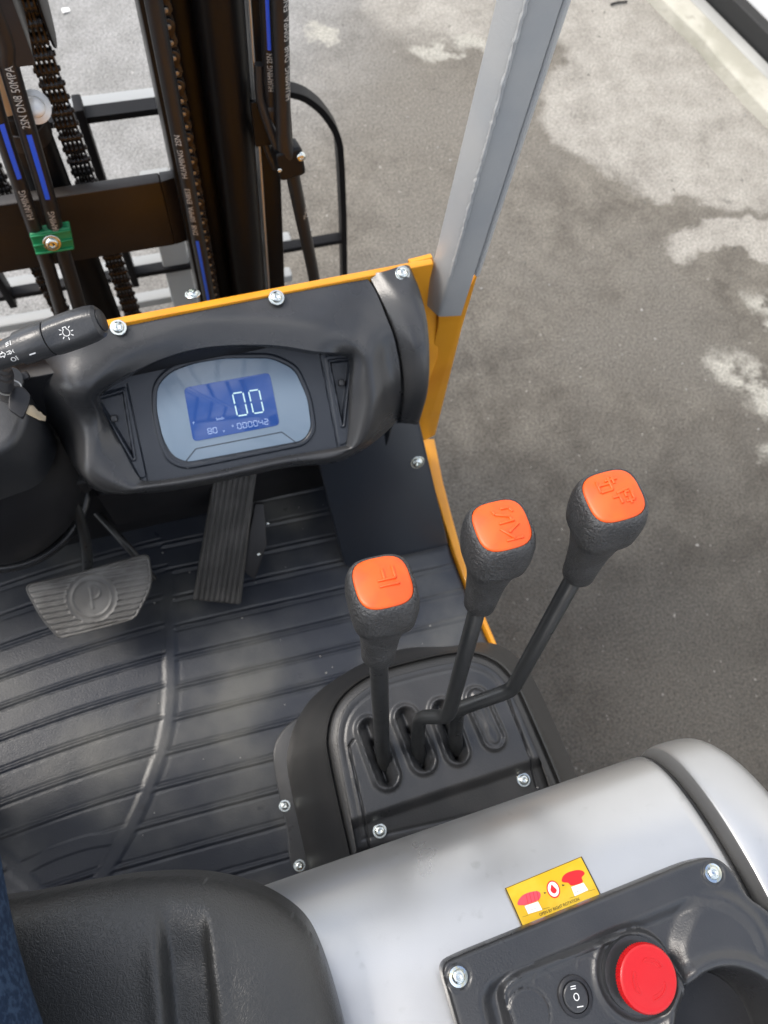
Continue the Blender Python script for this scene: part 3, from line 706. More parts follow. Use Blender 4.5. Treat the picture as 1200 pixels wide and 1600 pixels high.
af = up_tilt(at(352, 860, 1.13), 30)
ao = arcpoly([af.p(*q) for q in [(342, 700), (408, 696), (395, 780), (376, 945), (301, 938)]], [.004]*5, 3)
al = np.array(af.p(372, 700))-np.array(af.p(338, 940)); al /= np.linalg.norm(al); ac = af.p(340, 938)
def ap_h(U, V, S):
    w = (U-ac[0])*-al[1]+(V-ac[1])*al[0]; ph = np.abs(np.mod(w/.0078, 1)-.5)*2
    return .0022*ss(.30, .55, ph)*ss(.0015, .003, S)+rnd(S, .0015)
acc = relief('accelerator_pedal', af, ao, ap_h, .0010, MAT['pedal_dk'], FL, skirt=.014)
bf = Fr(af.w(0, 0, -.014), af.n, af.u)
mesh('hinge_bracket', *prism(bf, [bf.p(*q) for q in [(398, 786), (412, 786), (416, 850), (398, 905), (378, 890)]], .006, -.012, .002), MAT['plastic_dk'], acc)
mesh('return_spring', *tube([bf.w(*bf.p(385, 890), 0)+np.array((.004*math.cos(t), .0016*t/2, .004*math.sin(t))) for t in np.arange(0, 30, .5)], .0009, 6), MAT['brightsteel'], acc)
for q in ((418, 818), (404, 866)): f = facing(at(*q, 1.14)); screw(f, 0, 0, .0035, FL, me=SC2)

# ---- steering column, boot, stalk
part('column_shroud', lathe(Fr(at(-15, 740, .97), _n(at(-60, 610, .80)-at(-15, 740, .97)), (1, 0, 0)), [(.085, -.10), (.112, -.04), (.118, .01), (.108, .06), (.088, .11), (.062, .165), (.03, .20)], 40), 'plastic_dk')
rf = Fr(at(-4, 755, 1.03), (.0, -.35, 1)); pts = [rf.w(.118*math.cos(t), .118*math.sin(t)) for t in np.linspace(0, 2*math.pi, 49)]
part('column_ring', tube(pts, .007, 10), 'plastic')
part('column_head', prism(horiz(.76), arcpoly([horiz(.76).p(*q) for q in [(-220, 520), (20, 560), (36, 600), (48, 640), (20, 700), (-160, 760)]], .02, 5), .0, -.10, .010), 'cover')
part('ignition_barrel', lathe(Fr(at(16, 592, .735), (.5, -.3, .8)), [(.013, -.02), (.014, 0), (.012, .004), (.010, .0045), (.010, .008)], 24), 'cover')
part('column_clip', box((0, 0, 0), (.026, .009, .010), Fr(at(26, 592, .74), (.1, -.5, 1), (1, .2, 0)), .002), 'plastic_dk')
for k in range(3): part('column_bellows', lathe(Fr(at(-2, 576+k*9, .70), (.6, .2, .5)), [(.010, -.006), (.016, 0), (.010, .006)], 20), 'plastic_dk')
# stalk
sA = at(-60, 562, .60); sB = at(45, 540, .60); sE = at(159, 500, .58)
sax = _n(sE-sB); sL = np.linalg.norm(sE-sB); toc = _n(CAM-sB); sf = Fr(sB, sax, np.cross(sax, toc)); 
stalk = part('light_stalk', lathe(Fr(sB, sax, sf.u), [(.0105, -.075), (.0118, -.02), (.0128, -.0205+.012), (.0128, -.008), (.0146, -.0075), (.0150, 0), (.0152, .0195), (.0148, .0205)], 40), 'cover')
N_ = 48; V = []; F = []; prof = [(.0146, .0213), (.0158, .0225), (.0162, .03), (.0162, .045), (.0155, sL-.010), (.0140, sL-.003), (.0112, sL-.0005), (.0108, sL-.0006)]
toc2 = _n(CAM-sE-sax*np.dot(CAM-sE, sax))
for r, z in prof:
    for k in range(N_):
        a = 2*math.pi*k/N_; d = sf.u*math.cos(a)+sf.v*math.sin(a); c_ = float(np.dot(d, toc2)); rr = r
        if .026 < z < sL-.001: rr = min(r, .0138/max(c_, .5)) if c_ > .5 else r
        V.append(sB+sax*z+d*rr)
for i in range(len(prof)-1):
    for k in range(N_): j = (k+1) % N_; F.append((i*N_+k, i*N_+j, (i+1)*N_+j, (i+1)*N_+k))
F += [tuple(reversed(range(N_))), tuple((len(prof)-1)*N_+k for k in range(N_))]
knobm = mesh('stalk_knob', V, F, MAT['cover'], stalk, angle=30)
mesh('stalk_end_button', *lathe(Fr(sE, sax, sf.u), [(.0098, -.003), (.0098, .0003), (.0092, .0008)], 32), MAT['plastic_dk'], stalk)
sside = np.cross(toc2, sax)      # across the stalk, up in the picture
def on_stalk(x, a, r, flat=False):   # x along the axis from sB, a = offset across
    if flat: return sB+sax*x+toc2*.0141+sside*a
    t = a/r; return sB+sax*x+(toc2*math.cos(t)+sside*math.sin(t))*(r+.0002)
xk = sL*.60; sg = 1 if np.dot(sside, (0, 1, 0)) > 0 else -1
ic = [[(xk+.0030*math.cos(t), .0030*math.sin(t)) for t in np.linspace(rad(120), rad(420), 14)], [(xk-.0014, .0026), (xk-.0014, .0046), (xk+.0014, .0046), (xk+.0014, .0026)]]
for k in (0, 40, 140, 180, 220, 270, 320): ic.append([(xk+.0044*math.cos(rad(k)), .0044*math.sin(rad(k))), (xk+.0062*math.cos(rad(k)), .0062*math.sin(rad(k)))])
V, F = strokes(ic, .0006); sheet('lamp_symbol', V, F, lambda a, b: on_stalk(a, b*sg, .0142, True), MAT['white'], stalk)
def txt_st(s_, x, a, size, r, rot=0):
    V, F = textmesh(s_, size); c, q = math.cos(rot), math.sin(rot)
    sheet('printed_text', V, F, lambda u, v: on_stalk(x+u*c-v*q, (a+u*q+v*c)*sg, r), MAT['white'], stalk)
txt_st('OFF', -.0095, -.0068, .0062, .0130)
V, F = strokes([[(.0035, -.0075), (.0085, -.0075)]], .0012); sheet('index_mark', V, F, lambda a, b: on_stalk(a, b*sg, .0151), MAT['white'], stalk)
def dlamp(x, y, s_, m=1): return [[(x, y-s_), (x, y+s_), (x+m*s_*.8, y+s_*.8), (x+m*s_*1.3, y), (x+m*s_*.8, y-s_*.8), (x, y-s_)]]
L_ = dlamp(-.0115, .0075, .0019)+[[(-.0132, .0075+q), (-.0158, .0068+q)] for q in (-.0014, 0, .0014)]
L_ += dlamp(-.0100, .0, .0014, -1)+[[(-.0092, q), (-.0078, q)] for q in (-.001, .001)]+dlamp(-.0150, .0, .0014, 1)+[[(-.0158, q), (-.0172, q)] for q in (-.001, .001)]
L_ += [[(-.0240, -.0012), (-.0212, -.0012), (-.0212, -.0026), (-.0188, 0), (-.0212, .0026), (-.0212, .0012), (-.0240, .0012), (-.0240, -.0012)]]
L_ += [[(-.0262, -.0012), (-.0290, -.0012), (-.0290, -.0026), (-.0314, 0), (-.0290, .0026), (-.0290, .0012), (-.0262, .0012), (-.0262, -.0012)]]
V, F = strokes(L_, .0005); sheet('light_symbols', V, F, lambda a, b: on_stalk(a+.0028, b*sg, .0130), MAT['white'], stalk)

# ---- key hanging from the ignition
kh = .72; kf0 = Fr(at(30, 630, kh), (.25, -.25, 1))
key = root('key', tuple(at(30, 630, kh)), 'small key with black plastic head and bare brass blade hanging by the steering column', 'key')
hp = arcpoly([kf0.p(*q) for q in [(20, 606), (36, 605), (48, 618), (46, 632), (36, 655), (13, 640), (14, 622)]], .003, 4)
mesh('key_head', *prism(kf0, hp, .003, -.003, .0012), MAT['plastic_dk'], key)
bl = [kf0.p(*q) for q in [(44, 633), (52, 634), (60, 643), (64, 644), (68, 649), (72, 651), (71, 658), (62, 657), (40, 646)]]
mesh('key_blade', *prism(kf0, bl, .0011, -.0011, .0003), MAT['brass'], key)
kc = kf0.p(30, 613); rr = [kf0.w(kc[0]-.008+.011*math.cos(t), kc[1]+.006+.011*math.sin(t)*.6, .004*math.sin(t)) for t in np.linspace(0, 2*math.pi, 25)]
mesh('key_ring', *tube(rr, .0008, 6), MAT['brightsteel'], key)

# ---- lever console
LC = .82; lf = horiz(LC)
top_px = [(554, 1335), (525, 1188), (521, 1147), (530, 1112), (552, 1084), (590, 1060), (650, 1042), (706, 1030), (735, 1028), (762, 1036), (784, 1052), (803, 1080), (833, 1147), (866, 1225), (880, 1262)]
bot_px = [(488, 1385, 1.24), (450, 1213, 1.24), (452, 1160, 1.24), (468, 1118, 1.22), (496, 1082, 1.20), (545, 1048, 1.18), (595, 1024, 1.16), (640, 1012, 1.15), (700, 1010, 1.12), (762, 1004, 1.10), (800, 1020, 1.08), (830, 1055, 1.06), (862, 1120, 1.05), (898, 1205, 1.05), (915, 1250, 1.05)]
T_ = [at(x, y, LC) for x, y in top_px]; B_ = [at(*q) for q in bot_px]
rows = []
for t, b in zip(T_, B_):
    o_ = (b-t)*np.array((1, 1, 0)); o_ = o_/max(np.linalg.norm(o_), 1e-6)
    prof = [b, b*.62+t*.38+o_*.002, t+(b-t)*.06+o_*.008, t+o_*.006-np.array((0, 0, .006)), t+o_*.001-np.array((0, 0, .001)), t-o_*.004+np.array((0, 0, .0003))]
    rows.append(np.concatenate([crom(prof[:4], 4), [prof[4], prof[5]]]))
cols_ = [crom([r[j] for r in rows], 5) for j in range(len(rows[0]))]
cons = mesh('lever_console', *gridmesh(cols_), MAT['housing'], FL, angle=60)
to = [lf.p(*q) for q in crom(top_px, 5)]
slots = [((577, 1140), (604, 1212), 25), ((634, 1122), (661, 1188), 25), ((690, 1110), (714, 1175), 24), ((744, 1092), (771, 1152), 23)]
SL = []
for a, b, w in slots:
    pa2 = np.array(lf.p(*a)); pb2 = np.array(lf.p(*b)); SL.append((pa2, pb2, w*LC/1200*.93))
ins_ = [lf.p(*q) for q in [(543, 1168), (578, 1318), (850, 1218), (800, 1086)]]
il = [(lf.p(545, 1166), lf.p(581, 1330)), (lf.p(545, 1166), lf.p(552, 1156)), (lf.p(790, 1080), lf.p(846, 1230))]
fa, fb = np.array(lf.p(535, 1290)), np.array(lf.p(880, 1175)); fd = (fb-fa)/np.linalg.norm(fb-fa)
def lc_h(U, V, S):
    h = np.zeros_like(U)
    w = (U-fa[0])*-fd[1]+(V-fa[1])*fd[0]          # above the fold is positive
    h -= .010*(1-ss(-.008, .004, w)); h -= .25*np.maximum(-w-.004, 0)
    for a, b in il: h -= .0022*(1-ss(.0006, .0016, dseg(U, V, a, b)))
    for i, (a, b, r) in enumerate(SL):
        d = dseg(U, V, a, b); h += .0042*np.exp(-((d-r*.78)/(r*.17))**2)
        m = 1-ss(r*.35, r*.72, d); ax = (b-a)/np.linalg.norm(b-a); t = (U-a[0])*ax[0]+(V-a[1])*ax[1]; cr = np.abs((U-a[0])*-ax[1]+(V-a[1])*ax[0])
        L = np.linalg.norm(b-a)
        if i < 3:
            h -= m*(.009*(1-ss(0, r*.55, cr))+.001); h -= .012*(1-ss(.0015, .0035, cr))*m*ss(L*.15, L*.35, t)
        else: h += m*(.0015+.0022*(1-ss(0, r*.5, np.abs(cr-.002*np.sin(t*200)))))
    h -= .0012*(np.exp(-((S-.011)/.0016)**2))
    return h+rnd(S, .006)
plate = relief('lever_console_top', lf, to, lc_h, .0011, MAT['cover'], FL, skirt=.012)
for (x, y, q) in ((595, 1299, .010), (823, 1218, .009)):
    a, b = lf.p(x, y); r_ = .0072; screw(lf, a, b, r_, plate, float(lc_h(np.array([a]), np.array([b]), np.array([1.0]))[0])+.0005)
a, b = lf.p(808, 1223); mesh('rubber_plug', *lathe(Fr(lf.w(a, b, -.016), lf.n), [(.0025, 0), (.002, .002)], 10), MAT['slit'], plate)
# flange on the floor
ff = Fr((0, 0, CAMZ-1.238), (0, 0, 1)); fo = [ff.p(*q) for q in crom([(480, 1112), (446, 1136), (428, 1170), (431, 1215), (447, 1290), (464, 1362), (560, 1362), (560, 1112)], 4)]
fl_o = part('console_flange', prism(ff, fo, .004, -.012, .002), 'cover')
for q in ((443, 1259), (466, 1352)): screw(ff, *ff.p(q[0]+2, q[1]), .0085, fl_o, .004)

# ---- levers
def lever(rodpx, rr, kb, kc, khs, size, chars, label, tilt=(0, 0, 0)):
    P = [at(*q) for q in rodpx]; 
    Q = []
    for i, p in enumerate(P):
        if 0 < i < len(P)-1:
            a = P[i-1]; b = P[i+1]; d1 = a-p; d2 = b-p; r = .010
            p0 = p+d1/np.linalg.norm(d1)*min(r, np.linalg.norm(d1)*.45); p1 = p+d2/np.linalg.norm(d2)*min(r, np.linalg.norm(d2)*.45)
            for t in np.linspace(0, 1, 6): Q.append((1-t)**2*p0+2*t*(1-t)*p+t*t*p1)
        else: Q.append(p)
    lv_ = mesh('control_lever', *tube(Q, rr, 20), MAT['rod'], FL, label=label)
    b = at(*kb); c = at(*kc); ax = c-b; L = np.linalg.norm(ax); ax /= L; nrm = _n(ax+np.array(tilt))
    ux = np.array((1.0, -.03, 0)); V = []; F = []; N = 40
    s = size; prof = [(-.02, .40, 2, 0), (.0, .50, 2, 0), (.02, .545, 2, 0), (.16, .57, 2.1, 0), (.36, .62, 2.4, 0), (.50, .70, 2.8, .2), (.60, .80, 3.2, .5), (.645, .875, 3.4, .7), (.66, .93, 3.6, .8), (.73, .965, 3.6, .9), (.80, 1.0, 3.3, 1), (.88, .995, 3.3, 1), (.945, .95, 3.3, 1), (.98, .90, 3.3, 1), (.995, .84, 3.3, 1), (.995, .805, 3.3, 1), (.985, .795, 3.3, 1), (.985, .3, 3, 1)]
    def frame(t):
        n_ = _n(ax*(1-t)+nrm*t); u_ = _n(ux-n_*np.dot(ux, n_)); return n_, u_, np.cross(n_, u_)
    for z, r, e, tt in prof:
        n_, u_, v_ = frame(tt); cc = b+ax*(z*L)
        for k in range(N):
            a = 2*math.pi*k/N; ca, sa = math.cos(a), math.sin(a); q = (abs(ca)**e+abs(sa)**e)**(-1/e)
            V.append(cc+(u_*ca+v_*sa)*q*r*s)
    for i in range(len(prof)-1):
        for k in range(N): j = (k+1) % N; F.append((i*N+k, i*N+j, (i+1)*N+j, (i+1)*N+k))
    F += [tuple(reversed(range(N))), tuple((len(prof)-1)*N+k for k in range(N))]
    mesh('knob', V, F, MAT['grip'], lv_, angle=60)
    # orange cap, a shallow dome
    n_, u_, v_ = frame(1); kfm_ = Fr(b+ax*(L*.990), n_, u_); V = []; F = []; R = .795*s; rings = [(1.0, -.0012), (1.0, .0008), (.975, .0016)]+[(q, .0016+.0026*(1-q*q)) for q in (.9, .75, .55, .35, .15)]
    for q, z in rings:
        for k in range(N):
            a = 2*math.pi*k/N; ca, sa = math.cos(a), math.sin(a); e = 3.2; w = (abs(ca)**e+abs(sa)**e)**(-1/e); V.append(kfm_.w(ca*w*R*q, sa*w*R*q, z))
    for i in range(len(rings)-1):
        for k in range(N): j = (k+1) % N; F.append((i*N+k, i*N+j, (i+1)*N+j, (i+1)*N+k))
    F.append(tuple((len(rings)-1)*N+k for k in range(N)))
    mesh('knob_cap', V, F, MAT['orange'], lv_, angle=50)
    L2 = [[(p[0]*s, p[1]*s) for p in l] for l in chars]
    zf = lambda x, y: .0016+.0026*(1-(x*x+y*y)/R/R)-.0002
    bars3(kfm_, L2, .0017, .0015, 0, zf).to('embossed_mark', MAT['orange'], lv_)
    return lv_
# characters are given in units of the knob half width, x across, y forward
c1 = [[(-.15, -.02), (.36, -.02), (.36, .38)], [(-.15, -.20), (.42, -.20)], [(.05, .0), (.05, .34)]]
c2 = [[(-.05, -.56), (.45, -.56)], [(.20, -.56), (-.12, -.18)], [(.10, -.34), (.45, -.12)], [(-.10, -.02), (.36, .0)], [(-.12, .30), (.28, .14), (.28, .0)], [(-.12, .30), (-.16, .46)], [(.10, .46), (.36, .44), (.42, .28)]]
c3 = [[(-.35, .12), (.0, .12), (.0, .52)], [(-.35, .34), (.0, .34)], [(-.35, .12), (-.35, .52)], [(-.12, .45), (.25, .45)], [(.12, .30), (.12, .55)], [(.05, -.02), (.42, .05)], [(.10, -.36), (.10, -.05)], [(.22, -.32), (.48, -.32), (.48, -.02)], [(.28, -.20), (.28, -.04), (.40, -.04)], [(-.1, -.12), (.1, -.12)], [(.36, -.42), (.36, -.22)]]
lever([(591, 1020, .585), (597, 1165, .80), (601, 1195, .835)], .0076, (591, 1024, .590), (598, 909, .497), None, .0242, c1, 'leftmost control lever, the shortest, its orange cap marked with a few straight strokes', (-.02, -.10, .05))
lever([(749, 940, .575), (700, 1120, .735), (656, 1120, .76), (652, 1155, .80), (655, 1185, .835)], .0070, (749, 944, .580), (784, 820, .475), None, .0232, c2, 'middle control lever with a cranked lower rod and an orange cap', (-.08, -.10, .05))
lever([(903, 892, .555), (800, 1078, .715), (715, 1108, .755), (711, 1150, .80), (714, 1172, .835)], .0072, (903, 897, .560), (959, 774, .455), None, .0232, c3, 'rightmost control lever with the longest sideways cranked rod and an orange cap', (-.10, -.08, .05))
# ---- hood (sheet steel cover over the battery)
HP = crom([(-.13, .93), (-.085, .82), (-.057, .745), (-.049, .702), (-.060, .668), (-.088, .640), (-.130, .618), (-.18, .605), (-.25, .600), (-.36, .598), (-.52, .598)], 6)
def hood_prof(X):
    sc = 0.0
    return [(y-.006*min(max((.28-X)/.33, 0), 1.15), h) for y, h in HP]
def dip(X, Y):                           # the sheet sinks a little towards the seat
    return .010*(1-ss(-.08, .12, X))*(1-ss(-.20, -.07, Y))
G = []
Xs = np.linspace(-.95, .299, 140)
for X in Xs:
    pr = np.array([(X, y, CAMZ-h) for y, h in hood_prof(X)])
    pr[:, 2] -= np.array([dip(X, p[1]) for p in pr]); G.append(pr)
edge = G[-1].copy(); e1_ = edge.copy(); e1_[:, 0] += .0015; nz = np.zeros_like(edge)
for i in range(len(edge)):
    t = edge[min(i+1, len(edge)-1)]-edge[max(i-1, 0)]; n_ = np.cross(np.array((1, 0, 0)), t); nz[i] = n_/np.linalg.norm(n_)
nz *= np.sign(nz[-1, 2]); e1_ -= nz*.0015; e2_ = e1_-nz*.014
G += [e1_, e2_]
pf_ = Fr((0, 0, CAMZ-.60), (0, 0, 1)); cut = [pf_.p(*q) for q in [(725, 1530), (1080, 1385), (1130, 1400), (1190, 1470), (1360, 1880), (900, 2050)]]
V, F = gridmesh(G); V = np.array(V); FC = np.array([V[list(f)].mean(0) for f in F]); bad = inside(FC[:, 0], FC[:, 1], cut)
hood = mesh('hood', V, [f for f, b in zip(F, bad) if not b], MAT['silver'], FL, angle=50)
def hood_pt(px, py, X=None):             # photo ray met with the hood sheet
    lo, hi = .55, .95
    for h in np.linspace(.56, .93, 600):
        p = at(px, py, h)
        if p[1] > -.060: continue
        pr = hood_prof(p[0]); ys = [-q[0] for q in pr[18:]]; hh = np.interp(-p[1], ys, [q[1] for q in pr[18:]])+dip(p[0], p[1])
        if h >= hh: return p
    return at(px, py, .6)
# fender beyond the gap
G = []
fx_ = [(.3110, -.026), (.3112, -.004), (.3130, .000), (.325, .001), (.345, -.001), (.366, -.010), (.382, -.030), (.390, -.06), (.392, -.20), (.392, -.45)]
fx_ = crom([np.array((a, b, 0)) for a, b in fx_], 4)
for a, b, _ in fx_:
    pr = np.array([(a, y+.004, CAMZ-h+.008) for y, h in hood_prof(a)])
    cx_ = np.array((a, -.30, 1.0))
    k = ss(.345, .392, a)
    tg = np.gradient(pr, axis=0); nm_ = np.stack([np.zeros(len(pr)), -tg[:, 2], tg[:, 1]], 1); nm_ /= np.linalg.norm(nm_, axis=1)[:, None]; nm_ *= np.sign(nm_[-1, 2])
    for i in range(len(pr)): pr[i] = pr[i]+nm_[i]*b+np.array((0, -k*.022, 0))
    G.append(pr)
fend = mesh('side_cover', *gridmesh(G), MAT['silver'], FL, angle=60)
part('cover_gap', box((.305, -.36, .95), (.012, .56, .36)), 'plastic_dk')
gp = [np.array((.3055, p[1]-.012*0, p[2]-.016)) for p in [np.array((0, y-.006, CAMZ-h)) for y, h in hood_prof(.3)]]
part('gap_seal', tube(gp, .0055, 10), 'cover')
part('battery_box', box((-.30, -.52, .78), (1.2, .74, .30)), 'plastic_dk')
# yellow counterweight side below the cover, low and behind
part('rear_body', box((-.30, -.95, .75), (1.25, .42, .9), bev=.03), 'yellow')

# ---- seat
sp_ = Fr((0, 0, CAMZ-.585), (0, 0, 1))
s_out = [sp_.p(*q) for q in [(-420, 1560), (-260, 1440), (-60, 1414), (30, 1402), (120, 1384), (210, 1371), (300, 1369), (372, 1382), (432, 1408), (480, 1448), (510, 1510), (535, 1590), (556, 1680), (580, 1800), (600, 1950), (560, 2150), (-380, 2150)]]
s_out = crom(s_out, 6, True)
g1 = (sp_.p(292, 1372), sp_.p(318, 1660), sp_.p(345, 1990))
def seat_h(U, V, S):
    h = .040*np.sqrt(np.clip(1-(1-np.clip(S/.062, 0, 1))**2, 0, 1))
    xg = np.interp(V, [g1[2][1], g1[1][1], g1[0][1]], [g1[2][0], g1[1][0], g1[0][0]])
    d = np.abs(U-xg); k = ss(.010, .05, S)
    h -= .0150*(1-ss(.0105, .0165, d))*k
    h += .0016*np.exp(-((d-.019)/.005)**2)*k
    xl = xg-.30; d2 = np.abs(U-xl); h -= .0085*(1-ss(.0095, .0165, d2))*k
    h += .006*ss(.03, .12, S)*(U > xg)*ss(.017, .05, d)+.004*np.sin(U*14+.4)*ss(.03, .09, S)
    w = np.zeros_like(U)                     # sitting creases across the channel
    for i, (cu, cv, ln, an, am) in enumerate([(.03, -.155, .05, .25, .8), (.035, -.168, .06, .22, 1), (.02, -.178, .05, .3, .8), (.045, -.19, .05, .15, .9), (-.05, -.175, .05, .35, .9), (-.04, -.19, .06, .3, .8), (-.07, -.15, .04, .2, .5), (.06, -.172, .04, .4, .7), (-.02, -.205, .06, .25, .9)]):
        du = (U-cu)*math.cos(an)+(V-cv)*math.sin(an); dv = -(U-cu)*math.sin(an)+(V-cv)*math.cos(an)+.0012*np.sin(du*160+i*2)
        w -= am*.0013*np.exp(-(dv/.0011)**2)*np.exp(-(du/ln*1.4)**2)
    return h+w
seat = relief('seat_cushion', sp_, s_out, seat_h, .0022, MAT['leather'], FL, skirt=.05, angle=89)
part('seat_backrest', box((-.33, -.62, 1.42), (.46, .10, .50), bev=.035), 'leather')

# ---- console plate on the hood
pfh = .587; pf = Fr(at(950, 1480, pfh), (.02, .05, 1))
def PP(*L): return [pf.p(*q) for q in L]
po = arcpoly(PP((688, 1508), (720, 1492), (1082, 1345), (1122, 1338), (1150, 1362), (1166, 1398), (1215, 1432), (1255, 1500), (1400, 1900), (860, 2100)), [.012, .008, .01, .012, .008, .012, .02, .02, .02, .02], 5)
val = arcpoly(PP((745, 1560), (760, 1528), (1085, 1392), (1140, 1398), (1190, 1440), (1330, 1850), (850, 1990)), .014, 5)
pod = arcpoly(PP((778, 1545), (802, 1520), (960, 1460), (1002, 1449), (1036, 1470), (1062, 1520), (1100, 1640), (1120, 1700), (830, 1760)), [.012, .01, .02, .012, .012, .02, .01, .01, .01], 5)
cc_ = pf.p(1154, 1632); cR = .049
kb_ = pf.p(825, 1582); sw_ = pf.p(897, 1556); es_ = pf.p(992, 1521); bu1 = pf.p(848, 1532); bu2 = pf.p(915, 1508)
right = arcpoly(PP((1048, 1480), (1078, 1402), (1140, 1392), (1190, 1440), (1330, 1850), (1000, 1990), (1100, 1640)), .012, 4)
def pl_h(U, V, S):
    h = np.zeros_like(U); dv = sdf(U, V, val); dp = sdf(U, V, pod); dr = sdf(U, V, right)
    rail = pf.p(745, 1560)
    h -= .006*ss(0, .012, dv); h += .0075*ss(-.0015, .003, dp); 
    h += .0070*ss(-.004, .011, dr)*(1-ss(-.003, -.0005, dp))
    r = np.hypot(U-cc_[0], V-cc_[1]); h += .0045*np.exp(-((r-cR-.001)/.0045)**2)*(1-ss(.0, .004, dp)*0); h -= .052*(1-ss(cR-.012, cR-.003, r))
    h -= .0008*np.exp(-((dp-.0045)/.0007)**2)
    for (c, r0, a) in ((kb_, .0138, .0009),): rr_ = np.hypot(U-c[0], V-c[1]); h += a*(1-ss(r0-.0006, r0+.0006, rr_)); h -= .0008*np.exp(-((rr_-r0-.0008)/.0005)**2)
    rr_ = np.hypot(U-es_[0], V-es_[1]); h += .0016*np.exp(-((rr_-.0285)/.0018)**2)*ss(-.001, .002, dp)
    for c in (bu1, bu2): rr_ = np.hypot(U-c[0], V-c[1]); h += .0006*np.exp(-((rr_-.006)/.0006)**2)*(V > c[1])
    for c in (pf.p(716, 1526), pf.p(1114, 1364)): rr_ = np.hypot(U-c[0], V-c[1]); h -= .0012*np.exp(-((rr_-.0078)/.0008)**2)
    return h+rnd(S, .0035)
pc = relief('switch_console', pf, po, pl_h, .0011, MAT['plastic'], FL, skirt=.012, angle=60)
for q in ((716, 1526), (1114, 1364)): screw(pf, *pf.p(*q), .0062, pc, -.0006, me=SC2)
for q in ((716, 1526), (1114, 1364)): mesh('washer', *lathe(Fr(pf.w(*pf.p(*q), -.0005), pf.n), [(.0066, 0), (.0064, .0012), (.0045, .0014)], 24), MAT['zinc'], pc)
# rocker switch
sfr = Fr(pf.w(*sw_, .0022), pf.n, pf.u)
sw = mesh('rocker_switch', *lathe(sfr, [(.0128, -.002), (.0128, .0006), (.0120, .0013), (.0100, .0014), (.0098, .0002), (.0098, -.001)], 36, .92, 1.0), MAT['plastic_dk'], pc)
def rk(U, V): return .0022+.9*(V*V)/.01*.05
V = []; F = []
for i in range(13):
    for k in range(32):
        r = .0092*i/12; a = 2*math.pi*k/32; x = r*math.cos(a)*.92; y = r*math.sin(a); V.append(Fr(sfr.o, sfr.n, sfr.u).w(x, y, .0016+abs(y)*.12-(.0008 if i == 12 else 0)))
for i in range(12):
    for k in range(32): F.append((i*32+k, i*32+(k+1) % 32, (i+1)*32+(k+1) % 32, (i+1)*32+k))
def rockz(x, y): return .0017+abs(y)*.12
rq = Fr(sfr.o, sfr.n, sfr.u*math.cos(rad(-4))+sfr.v*math.sin(rad(-4)))
mesh('rocker', V, F, MAT['cover'], pc, angle=50)
L_ = [[(-.0022, .0052), (.0012, .0050)], [(-.0020, .0066), (.0014, .0064)], [(-.0012, -.0056), (.0028, -.0060)], [(.0017*math.cos(t)+.0002, .0021*math.sin(t)) for t in np.linspace(0, 2*math.pi, 14)]]
V, F = strokes(L_, .0006); sheet('switch_mark', V, F, lambda a, b: rq.w(a, b, rockz(a, b)+.0002), MAT['white'], pc)
# emergency stop button
en = _n(np.array((.10, -.02, 1))); ef_ = Fr(pf.w(*es_, .0025), en, pf.u)
mesh('button_collar', *lathe(ef_, [(.0240, -.003), (.0235, .0012), (.0160, .0022), (.0150, .002)], 40), MAT['cover'], pc)
est = mesh('emergency_button', *lathe(ef_, [(.0135, .0), (.0135, .008), (.0170, .0095), (.0190, .010)], 40), MAT['brightsteel'], pc)
V = []; F = []; N_ = 144; prof = [(.0180, .0095), (.0202, .0100), (.0207, .0108), (.0207, .0152), (.0203, .0164), (.0196, .0170), (.0186, .0173), (.0180, .01725), (.0165, .0173), (.0100, .0180), (.004, .0183)]
for i, (r, z) in enumerate(prof):
    for k in range(N_):
        a = 2*math.pi*k/N_; rr_ = r+(.00035*(1 if k % 2 else -1) if i in (2, 3) else 0); V.append(ef_.w(rr_*math.cos(a), rr_*math.sin(a), z))
for i in range(len(prof)-1):
    for k in range(N_): j = (k+1) % N_; F.append((i*N_+k, i*N_+j, (i+1)*N_+j, (i+1)*N_+k))
F.append(tuple((len(prof)-1)*N_+k for k in range(N_)))
mesh('button_head', V, F, MAT['red'], pc, angle=28)
mb = MB()
for a0 in (20, 140, 260):
    arcs = [(.0122*math.cos(rad(a)), .0122*math.sin(rad(a))) for a in np.linspace(a0, a0+62, 9)]; arcs2 = [(.0098*math.cos(rad(a)), .0098*math.sin(rad(a))) for a in np.linspace(a0, a0+55, 9)]
    tip = (.0110*math.cos(rad(a0+74)), .0110*math.sin(rad(a0+74)))
    b3 = bars3(ef_, [arcs+[tip]+arcs2[::-1]+[arcs[0]]], .0009, .0005, .0177); mb.add(b3.V, b3.F)
mb.to('turn_arrow', MAT['red'], pc)
# hollow floor of the cup holder
mesh('cup_floor', *lathe(Fr(pf.w(*cc_, -.0505), pf.n), [(cR-.011, 0), (cR-.012, .001), (.02, .001)], 48), MAT['plastic_dk'], pc)

